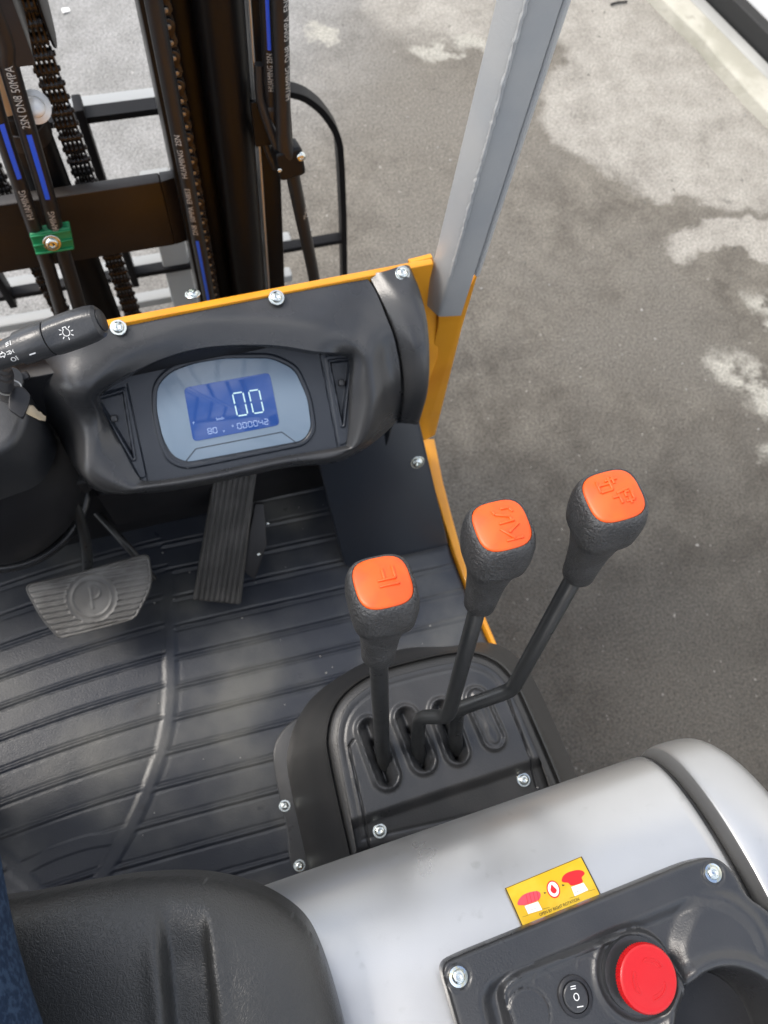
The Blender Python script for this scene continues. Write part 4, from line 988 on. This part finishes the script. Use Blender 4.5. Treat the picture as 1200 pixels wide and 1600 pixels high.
# ---- warning sticker, wrapped on the hood
cs_ = [(788, 1389), (908, 1339), (939, 1400), (815, 1450)]
c4 = [hood_pt(*q) for q in cs_]
stn = _n(np.cross(c4[1]-c4[0], c4[0]-c4[3])); 
def st_w(a, b, c=0.0):                    # a to the right 0..1, b up 0..1
    base = (c4[3]*(1-a)+c4[2]*a)*(1-b)+(c4[0]*(1-a)+c4[1]*a)*b
    pr = hood_prof(base[0]); hh = float(np.interp(-base[1], [-q[0] for q in pr[6:]], [q[1] for q in pr[6:]]))+dip(base[0], base[1])
    return base*np.array((1, 1, 0))+np.array((0, 0, CAMZ-hh))+stn*(.0016+c)
def st_grid(n, m_, a0, b0, a1, b1, c):
    return gridmesh([[st_w(a0+(a1-a0)*i/n, b0+(b1-b0)*j/m_, c) for j in range(m_+1)] for i in range(n+1)])
stk = mesh('warning_sticker', *st_grid(16, 10, 0, 0, 1, 1, 0), MAT['sticker'], FL)
V, F = strokes([[(0.008, .012), (.992, .012), (.992, .988), (.008, .988), (.008, .012)]], .013); V, F = finer(V, F, .05); sheet('sticker_border', V, F, lambda a, b: st_w(a, b, .0002), MAT['ink'], stk)
def blob(P, mat, nm, c=.0003): P = [tuple(p) for p in P]; mesh(nm, [st_w(a, b, c) for a, b in P], [tuple(range(len(P)))], MAT[mat], stk, smooth=False)
def st_px(x, y):                          # detail crop to sticker coordinates (120,435)(885,120)(1065,480)(285,820)
    A = np.array([[120, 435], [885, 120], [1065, 480], [285, 820]], float); a = b = .5
    for _ in range(12):
        p = (A[3]*(1-a)+A[2]*a)*(1-b)+(A[0]*(1-a)+A[1]*a)*b; da = (A[2]-A[3])*(1-b)+(A[1]-A[0])*b; db = (A[0]*(1-a)+A[1]*a)-(A[3]*(1-a)+A[2]*a)
        d = np.linalg.solve(np.array([da, db]).T, np.array((x, y))-p); a += d[0]; b += d[1]
    return (a, b)
S2_ = lambda L: [st_px(*q) for q in L]
blob(crom(S2_([(245, 600), (250, 560), (290, 510), (350, 480), (430, 465), (465, 485), (462, 530), (430, 560), (330, 600), (290, 605)]), 4, True), 'pinkink', 'button_drawing')
blob(crom(S2_([(680, 370), (690, 320), (740, 280), (830, 255), (890, 262), (905, 290), (875, 325), (880, 370), (775, 405), (740, 380)]), 4, True), 'redink', 'button_drawing')
blob(S2_([(310, 612), (440, 565), (482, 645), (345, 690)]), 'white', 'base_drawing'); blob(S2_([(768, 418), (890, 372), (936, 440), (800, 505)]), 'white', 'base_drawing')
V, F = strokes([S2_([(325+q*35, 500-q*12), (345+q*35, 590-q*10)]) for q in range(4)], .006); sheet('grip_line', V, F, lambda a, b: st_w(a, b, .0004), MAT['redink'], stk)
cx0, cy0 = 593, 445
el = [st_px(cx0+65*math.cos(t)+10*math.sin(t), cy0+85*math.sin(t)) for t in np.linspace(0, 2*math.pi, 25)[:-1]]; blob(el, 'redink', 'symbol_ring')
el = [st_px(cx0+54*math.cos(t)+8*math.sin(t), cy0+72*math.sin(t)) for t in np.linspace(0, 2*math.pi, 25)[:-1]]; blob(el, 'white', 'symbol_disc', .0004)
blob(crom(S2_([(575, 400), (600, 425), (625, 450), (615, 480), (590, 485), (565, 460), (568, 430)]), 3, True), 'redink', 'symbol_arrow', .0005)
blob(S2_([(497, 475), (525, 478), (505, 492)]), 'ink', 'arrow'); blob(S2_([(675, 395), (708, 400), (685, 415)]), 'ink', 'arrow')
V, F = strokes([S2_([(480, 640), (550, 620)]), S2_([(290, 720), (345, 700)]), S2_([(750, 525), (800, 508)]), S2_([(935, 450), (1000, 430)]), S2_([(355, 655), (430, 628)]), S2_([(800, 470), (880, 440)])], .006); V, F = finer(V, F, .05); sheet('ground_line', V, F, lambda a, b: st_w(a, b, .0004), MAT['ink'], stk)
V, F = textmesh('OPEN BY RIGHT ROTATION', .105); t0 = st_px(648, 612); wid = max(v[0] for v in V)-min(v[0] for v in V); sx_ = .50/wid
sheet('sticker_text', V, F, lambda a, b: st_w(t0[0]+a*sx_, t0[1]+b*1.0, .0004), MAT['ink'], stk)

# ---- driver, only the lower body is in reach of the view
per = root('person', (-.42, -.25, CAMZ-HF), 'seated person in dark blue jeans, right thigh at the lower left edge', 'person')
MAT['skin'] = M_('skin', (.45, .25, .17), .5)
def body():
    sk = [(-.40, -.40, 1.34), (-.215, -.36, 1.345), (-.231, -.12, 1.345), (-.235, .04, 1.335), (-.35, .13, 1.27), (-.45, .14, .92), (-.49, .11, .66), (-.555, -.36, 1.31), (-.60, -.10, 1.305), (-.64, .09, 1.27), (-.655, .13, 1.18), (-.66, .12, .92), (-.66, .10, .66), (-.40, -.46, 1.50)]
    ed = [(0, 1), (1, 2), (2, 3), (3, 4), (4, 5), (5, 6), (0, 7), (7, 8), (8, 9), (9, 10), (10, 11), (11, 12), (0, 13)]
    rd = [.13, .105, .090, .082, .066, .058, .05, .105, .088, .068, .066, .058, .05, .13, .12]
    me = bpy.data.meshes.new('jeans'); c = Vector((-.42, -.25, CAMZ-HF)); me.from_pydata([Vector(p)-c for p in sk[:14]], ed, []); o = bpy.data.objects.new('jeans', me); put(o, per, c)
    m = o.modifiers.new('s', 'SKIN'); 
    me.skin_vertices[0].data[0].use_root = True
    for i in range(14): me.skin_vertices[0].data[i].radius = (rd[i], rd[i])
    s = o.modifiers.new('d', 'SUBSURF'); s.levels = s.render_levels = 3
    dg = bpy.context.evaluated_depsgraph_get(); dg.update(); m2 = bpy.data.meshes.new_from_object(o.evaluated_get(dg)); o.modifiers.clear(); o.data = m2
    # soft folds in the cloth
    from mathutils import noise
    for v in m2.vertices:
        d = noise.noise(Vector((v.co.x*9, v.co.y*16, v.co.z*9)))*.006+noise.noise(v.co*38)*.0015; v.co += v.normal*d
    m2.polygons.foreach_set('use_smooth', [True]*len(m2.polygons)); m2.materials.clear(); m2.materials.append(MAT['denim'])
    return o
jeans = body()
for (x, y) in ((-.50, .11), (-.66, .10)):
    f = Fr((x, y+.06, CAMZ-HF+.006), (0, 0, 1), (0, 1, 0))
    V = []; F = []
    for z, sc_ in ((0, 1), (.012, 1.02), (.03, .97), (.055, .80), (.075, .55)):
        for k in range(24):
            a = 2*math.pi*k/24; lx = .135*sc_*math.cos(a)-(.02 if z > .03 else 0)-(z > .05)*.03; V.append(f.w(lx, .048*sc_*math.sin(a)*(1+.15*math.cos(a)), z))
    for i in range(4):
        for k in range(24): F.append((i*24+k, i*24+(k+1) % 24, (i+1)*24+(k+1) % 24, (i+1)*24+k))
    F += [tuple(reversed(range(24))), tuple(96+k for k in range(24))]
    mesh('shoe', V, F, MAT['shoe'], per, angle=50)
# ---- mast beyond the cowl
ZT = 2.35
def vx(px, py, Y): return float(atY(px, py, Y)[0])
def vz(px, py, Y): return float(atY(px, py, Y)[2])
def column(name, px0, px1, py, Y0, Y1, mat, z0=.12, z1=ZT, bev=.003, par=FL):
    a, b = vx(px0, py, Y0), vx(px1, py, Y0); return part(name, box(((a+b)/2, (Y0+Y1)/2, (z0+z1)/2), (b-a, Y1-Y0, z1-z0), bev=bev), mat, par)
column('mast_channel', 257, 272, 200, .80, .93, 'mast')
column('mast_web', 270, 335, 200, .90, .93, 'mast')
column('mast_flange', 296, 330, 200, .855, .875, 'mast')
column('mast_channel', 405, 437, 200, .825, .95, 'mast')
column('worn_edge_highlight', 402.5, 405.5, 200, .819, .826, 'brightsteel', bev=.0008)  # bright strip of worn steel that paints in the edge highlight
xc0, xc1 = vx(330, 200, .80), vx(402, 200, .80); rc = (xc1-xc0)/2
part('lift_cylinder', lathe(Fr(((xc0+xc1)/2, .80+rc, 0), (0, 0, 1)), [(rc*.5, .12), (rc, .12), (rc, ZT), (rc*.5, ZT)], 40), 'mast')
def hose(name, P, r, mat='hose', par=FL, n=6): return part(name, tube(crom(P, 24), r, 16), mat, par)
def hose_text(par, s_, pts, size, r, mat='print', flip=False, side=0.0):
    # pts: list of centre line points, text runs along it on the side that faces the seat
    V, F = textmesh(s_, size); V, F = finer(V, F); P = dens(np.array(pts), .004, False); d = np.cumsum([0]+[np.linalg.norm(P[i+1]-P[i]) for i in range(len(P)-1)]); mid = d[-1]/2
    wd = max(p[0] for p in V)-min(p[0] for p in V); fit = min(1.0, d[-1]*.98/wd); V = [(p[0]*fit, p[1]) for p in V]
    def fn(u, v):
        w = mid+(-u if flip else u); w = min(max(w, .0), d[-1]); c = np.array([np.interp(w, d, P[:, k]) for k in range(3)]); w2 = w+.004; c2 = np.array([np.interp(min(w2, d[-1]), d, P[:, k]) for k in range(3)]); c1 = np.array([np.interp(max(min(w2, d[-1])-.01, 0), d, P[:, k]) for k in range(3)])
        t = _n(c2-c1); q = _n(CAM-c); q = _n(q-t*np.dot(q, t)); x = np.cross(t, q); a = -v/r+side
        return c+(q*math.cos(a)+x*math.sin(a))*(r+.0003)
    sheet('hose_print', V, F, fn, MAT[mat], par)
def cpts(P, py0, py1, n=24):              # part of a hose centre line between two picture rows
    Q = dens(crom(P, n), .004, False)
    def row(q): c = AX.T @ (q-CAM); return 800+FPX*c[1]/c[2]
    R_ = [q for q in Q if py0 >= row(q) >= py1]
    return R_ if row(R_[0]) > row(R_[-1]) else R_[::-1]
def hose_stripe(par, pts, w, r, side=0.0):
    P = dens(np.array(pts), .01, False); G = []
    for i, c in enumerate(P):
        t = _n(P[min(i+1, len(P)-1)]-P[max(i-1, 0)]); q = _n(CAM-c); q = _n(q-t*np.dot(q, t)); x = np.cross(t, q)
        G.append([c+(q*math.cos(a)+x*math.sin(a))*(r+.0003) for a in np.linspace(side-w/r, side+w/r, 4)])
    mesh('blue_stripe', *gridmesh(G), MAT['blue'], par)
# hose in front of the left flange of the upright
Yh = .775; X1 = vx(277, 200, Yh); pl_ = lambda py, X=X1, Y=Yh, px=290: None
def on_v(X, Y, py):                       # point of the vertical line (X, Y) seen at picture row py
    lo, hi = -1.0, 2.6
    for _ in range(50):
        m_ = (lo+hi)/2; c = AX.T @ (np.array((X, Y, m_))-CAM); y = 800+FPX*c[1]/c[2]
        if y > py: lo = m_
        else: hi = m_
    return np.array((X, Y, lo))
h1 = hose('hydraulic_hose', [(X1, Yh, .3), (X1, Yh, 1.0), (X1, Yh, 1.6), (X1, Yh+.01, ZT)], .0095)
hose_text(h1, 'HUAMING  2SN', [on_v(X1, Yh, 280), on_v(X1, Yh, 190)], .010, .0095, flip=False, side=-.2)
hose_text(h1, 'DN8  50MPA  EN853', [on_v(X1, Yh, 362), on_v(X1, Yh, 282)], .010, .0095, side=-.2)
hose_stripe(h1, [on_v(X1, Yh, 465), on_v(X1, Yh, 368)], .0022, .0095, side=-.2)
# leaf chain in the channel, pins towards the seat
def obm(nm, mb, mat):
    me = bpy.data.meshes.new(nm); me.from_pydata(mb.V, [], mb.F); me.update(); bm = bmesh.new(); bm.from_mesh(me); bmesh.ops.recalc_face_normals(bm, faces=bm.faces); bm.to_mesh(me); bm.free()
    me.polygons.foreach_set('use_smooth', [True]*len(me.polygons)); me.set_sharp_from_angle(angle=rad(40)); me.materials.append(MAT[mat]); return me
def fig8(p, r, waist, n=9):
    out = []
    for a in np.linspace(-20, 200, n): out.append((r*math.cos(rad(a)), p/2+r*math.sin(rad(a))))
    out.append((-waist, 0))
    for a in np.linspace(160, 380, n): out.append((r*math.cos(rad(a)), -p/2+r*math.sin(rad(a))))
    out.append((waist, 0)); return out
def chain(name, X, Y, z0, z1, pitch, r, width, axis, plates, ratio=1.0, caps=1.0):
    # axis: direction the pins run
    e = root_e = bpy.data.objects.new(name, None); put(e, FL, (X, Y, (z0+z1)/2))
    ax = np.array(axis, float); up = np.array((0, 0, 1.0)); u = np.cross(up, ax); fr = Fr((0, 0, 0), ax, u)
    mbs = []
    for odd in (0, 1):
        mb = MB(); N = plates-odd; th = width/(2*plates-1)*(.98 if caps == 0 else .86)
        for i in range(N):
            c = (-(N-1)/2+i)*2*width/(2*plates-1)
            mb.add(*prism(Fr(fr.w(0, 0, c*(.72 if odd else 1)), fr.n, fr.u), fig8(pitch*(ratio if not odd else 2-ratio), r*(.72 if odd else 1), r*.72), th/2, -th/2, th*.2))
        if not odd:
            for s_ in (-.5, .5): mb.add(*lathe(Fr(fr.w(0, s_*pitch, 0), fr.n, fr.u), [(r*.25, -width/2-.0022), (r*.42, -width/2-.0016), (r*.42, width/2+.0016), (r*.25, width/2+.0022)], 10))
        if not caps and not odd:
            for s_ in (-.5, .5): mb.add(*lathe(Fr(fr.w(0, s_*pitch*ratio, 0), fr.n, fr.u), [(r*.5, -width*.46), (r*.84, -width*.44), (r*.84, width*.44), (r*.5, width*.46)], 12))
        nb = len(mb.F)
        if not odd:
            for s_ in (-.5, .5):
                for q_ in (-1, 1): mb.add(*lathe(Fr(fr.w(0, s_*pitch*ratio, q_*(width/2+.0014)), fr.n*q_, fr.u), [(r*.40, 0), (r*.38, .001), (r*.15, .0016)], 10))
        me_ = obm('chain_link', mb, 'chain'); me_.materials.append(MAT['pincap'])
        for p_ in me_.polygons[nb:]: p_.material_index = 1 if caps else 0
        mbs.append(me_)
    z = z0; k = 0
    while z < z1:
        o = bpy.data.objects.new('chain_link', mbs[k % 2]); scene.collection.objects.link(o); o.parent = e; o.location = (0, 0, z-(z0+z1)/2)
        z += pitch; k += 1
    return e
XC = vx(291, 200, .80)
chain('mast_chain', XC, .812, .30, 1.72, .0190, .0080, .012, (0, -1, 0), 3)
# right hand hoses and clamp
Yr = .79; X3 = vx(420, 60, Yr); h3 = hose('hydraulic_hose', [on_v(X3, Yr, 200)+np.array((.004, .05, -.1)), on_v(X3, Yr, 170), on_v(X3, Yr, 60), (X3, Yr, ZT)], .0085)
hose_stripe(h3, [on_v(X3, Yr, 70), (X3, Yr, ZT-.02)], .002, .0085); hose_text(h3, 'HUAMING 2SN', [on_v(X3, Yr, 135), on_v(X3, Yr, 75)], .009, .0085)
Yq = .765; X4 = vx(440, 100, Yq)
h4 = hose('hydraulic_hose', [atY(495, 470, .80), atY(489, 425, .79), atY(470, 335, .775), atY(455, 262, .765), on_v(X4, Yq, 205), on_v(X4, Yq, 100), (X4, Yq, ZT)], .0095)
hose_text(h4, 'HUAMING  DN8  50MPA  EN853', [on_v(X4, Yq, 150), on_v(X4, Yq, -30)], .010, .0095, side=.8)
hose_text(h4, '2SN', [atY(474, 345, .775), atY(466, 310, .775)], .012, .0095, side=.6)
hose('brake_line', [atY(405, 100, .80), atY(408, 155, .79), atY(424, 205, .778), atY(438, 240, .77), atY(443, 262, .78)], .0065)
hose('brake_line', [atY(410, 140, .81), atY(414, 215, .80), atY(432, 262, .79)], .006)
cb = Fr(atY(451, 250, .765), (.1, -1, .25), (1, 0, .1))
clamp = part('hose_clamp', box((0, 0, 0), (.036, .040, .024), cb, .004), 'mast')
screw(cb, .014, .008, .0085, clamp, .012, me=SC2); screw(cb, -.017, -.002, .004, clamp, .012, me=SC2)
part('clamp_bracket', box((0, 0, 0), (.05, .06, .006), Fr(atY(425, 190, .80), (0, -1, .2), (1, 0, 0)), .001), 'mast')
# cross member between the uprights
Yc = .83; xr = vx(262, 330, Yc); xl = -.75; zt = (vz(60, 313, Yc)+vz(230, 287, Yc))/2; zb = (vz(60, 418, Yc)+vz(230, 388, Yc))/2
part('cross_member', box(((xl+xr)/2, Yc+.009, (zt+zb)/2), (xr-xl, .018, zt-zb), bev=.002), 'plate')
gs = Fr((xr, Yc, (zt+zb)/2), (0, 0, 1), (1, 0, 0)); Lh = (zt-zb)/2
part('cross_gusset', prism(gs, [(0, 0), (.02, .004), (.045, .03), (.055, .07), (.045, .07), (.032, .036), (.015, .018), (0, .018)], Lh+.0, -Lh, .001), 'plate')
# centre lift cylinder, rod and hose pair
Yk = .86; xa, xb = vx(10, 250, Yk), vx(92, 250, Yk); rk_ = (xb-xa)/2; xk_ = (xa+xb)/2; ztop = vz(50, 190, Yk)
cyl = part('centre_cylinder', lathe(Fr((xk_, Yk+rk_, 0), (0, 0, 1)), [(rk_*.5, .15), (rk_, .15), (rk_, ztop-.01), (rk_*.9, ztop), (rk_*.5, ztop)], 40), 'mast')
mesh('gland_ring', *lathe(Fr((xk_, Yk+rk_, ztop-.05), (0, 0, 1)), [(rk_*.9, 0), (rk_*1.04, .004), (rk_*1.04, .03), (rk_*.9, .034)], 40), MAT['plate'], cyl)
mesh('cylinder_rod', *lathe(Fr((vx(2, 160, Yk)-.002, Yk+rk_, ztop-.02), (0, 0, 1)), [(.018, 0), (.018, .45)], 24), MAT['tan'], cyl)
wf_ = Fr(atY(54, 167, Yk-.005), (.15, -.75, .6), (1, 0, 0)); mesh('port_washer', *lathe(wf_, [(.008, 0), (.019, 0), (.019, .003), (.012, .005), (.011, .012), (.006, .014)], 28), MAT['brightsteel'], cyl)
def hpath(L, Y): return [atY(x, y, Y) for x, y in L]
PA = hpath([(-14, 0), (13, 100), (42, 200), (70, 295), (90, 368), (112, 440), (135, 520)], .79); hA = hose('hydraulic_hose', [PA[0]+np.array((-.02, 0, .3))]+PA, .0105)
PB = hpath([(-60, 0), (-27, 100), (3, 205), (33, 295), (57, 365), (80, 432), (105, 520)], .79); hB = hose('hydraulic_hose', [PB[0]+np.array((-.02, 0, .3))]+PB, .0098)
def seg_(L, Y=.79): return hpath(L, Y)
hose_text(hA, '2SN DN8 50MPA', cpts(PA, 192, 88), .0125, .0105)
hose_stripe(hA, cpts(PA, 305, 198), .0028, .0105); hose_text(hA, 'HUAMING', cpts(PA, 362, 318), .0115, .0105)
hose_stripe(hB, cpts(PB, 272, 180), .0028, .0098, side=.2); hose_text(hB, 'HUAMING', cpts(PB, 336, 286), .0115, .0098)
gcf = Fr(atY(81, 377, .775), (.05, -1, .35), _n(atY(115, 372, .775)-atY(48, 383, .775)))
def gc_o(s): return arcpoly([gcf.p(*q) for q in [(46, 366), (110, 355), (117, 390), (57, 400)]], .003, 3)
gcl = part('green_hose_clamp', prism(gcf, gc_o(1), 0, -.016, .002), 'green')
gca = [gcf.p(*q) for q in [(50, 381), (113, 370)]]; bars3(gcf, [[gcf.p(47, 370), gcf.p(110, 359)], [gcf.p(56, 396), gcf.p(115, 387)], [gcf.p(52, 384), gcf.p(70, 381)], [gcf.p(95, 377), gcf.p(113, 373)]], .003, .003, 0).to('clamp_rib', MAT['green'], gcl)
screw(gcf, *gcf.p(81, 379), .0115, gcl, .001)
# chain, pulley and block
Yp = .895; XB = (vx(85, 140, Yp)+vx(118, 245, Yp))/2
wB = .027
chain('lift_chain', XB, Yp+.01, .30, 2.1, .0205, .0082, wB, (1, 0, 0), 5, 1.0, 0)
chain('lift_chain', vx(8, 300, Yp)-.008, Yp+.02, .30, vz(8, 240, Yp), .0205, .0082, wB, (1, 0, 0), 5, 1.0, 0)
zp = on_v(XB, Yp, 100)[2]; pu = bpy.data.objects.new('chain_pulley', None); put(pu, FL, (XB, Yp+.07, zp+.05))
for s_ in (-1, 1):
    mesh('pulley_flange', *lathe(Fr((XB+s_*(wB/2+.004), Yp+.066, zp+.062), (1, 0, 0)), [(.03, -.002), (.074, -.002), (.075, -.001), (.075, .001), (.071, .002), (.03, .002)], 56), MAT['backrest'], pu)
mesh('pulley_drum', *lathe(Fr((XB, Yp+.066, zp+.062), (1, 0, 0)), [(.02, -wB/2-.004), (.058, -wB/2-.004), (.058, wB/2+.004), (.02, wB/2+.004)], 40), MAT['plate'], pu)
bx1 = vx(41, 60, .79); zb_ = vz(30, 94, .79); part('pulley_block', box((bx1-.06, .83, zb_+.2), (.12, .08, .4), bev=.004), 'mast')
part('block_cap', box((bx1-.06, .785, zb_+.098), (.122, .004, .20), bev=.001), 'plastic_dk')
# load backrest
YB = 1.20
def sweep(P, t, D, Y):
    P = np.array(P, float); V = []; F = []; n_ = len(P)
    for i in range(n_):
        d = P[min(i+1, n_-1)]-P[max(i-1, 0)]; d /= np.linalg.norm(d); q = np.array((-d[1], d[0]))*t/2
        for s_, yy in ((-1, -D/2), (1, -D/2), (1, D/2), (-1, D/2)): V.append((P[i][0]+s_*q[0], Y+yy, P[i][1]+s_*q[1]))
    for i in range(n_-1):
        for k in range(4): F.append((i*4+k, i*4+(k+1) % 4, i*4+4+(k+1) % 4, i*4+4+k))
    F += [(3, 2, 1, 0), tuple((n_-1)*4+k for k in range(4))]; return V, F
def bxz(px, py): p = atY(px, py, YB); return (p[0], p[2])
arc = [bxz(*q) for q in [(452, 140), (470, 145), (485, 154), (500, 167), (513, 184), (523, 202), (529, 222)]]
arc = [(-.98, arc[0][1]+.002), (arc[0][0]-.1, arc[0][1]+.002)]+list(crom(arc, 4))
arc += [bxz(*q) for q in [(532, 262), (535, 330), (537, 430), (541, 540), (545, 640)]]; xv = bxz(533, 400)[0]
bk = part('backrest_frame', sweep(arc, .013, .028, YB), 'backrest', angle=30)
zl = (bxz(150, 436)[1]+bxz(490, 378)[1])/2
for px, nm in ((143, 0), (-120, 0)):
    x = bxz(px, 230)[0]; part('backrest_bar', box((x, YB, .52), (.016, .04, arc[1][1]-.25), bev=.002), 'backrest')
part('backrest_bar', box(((-.98+xv)/2, YB, zl), (xv+.98, .025, .013), bev=.002), 'backrest')
# added pale rails, painted sky light on the tops of the black bars
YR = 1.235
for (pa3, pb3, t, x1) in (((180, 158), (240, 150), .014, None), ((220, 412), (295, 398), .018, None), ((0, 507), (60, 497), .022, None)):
    z = (vz(*pa3, YR)+vz(*pb3, YR))/2; part('sky_sheen_rail', box((-.35, YR, z), (1.26, .03, t), bev=.004), 'palepaint_sheen')
xq = vx(282, 440, 1.22); part('fork_heel', box((xq, 1.22, .30), (.06, .05, .5), bev=.004), 'palepaint_sheen')
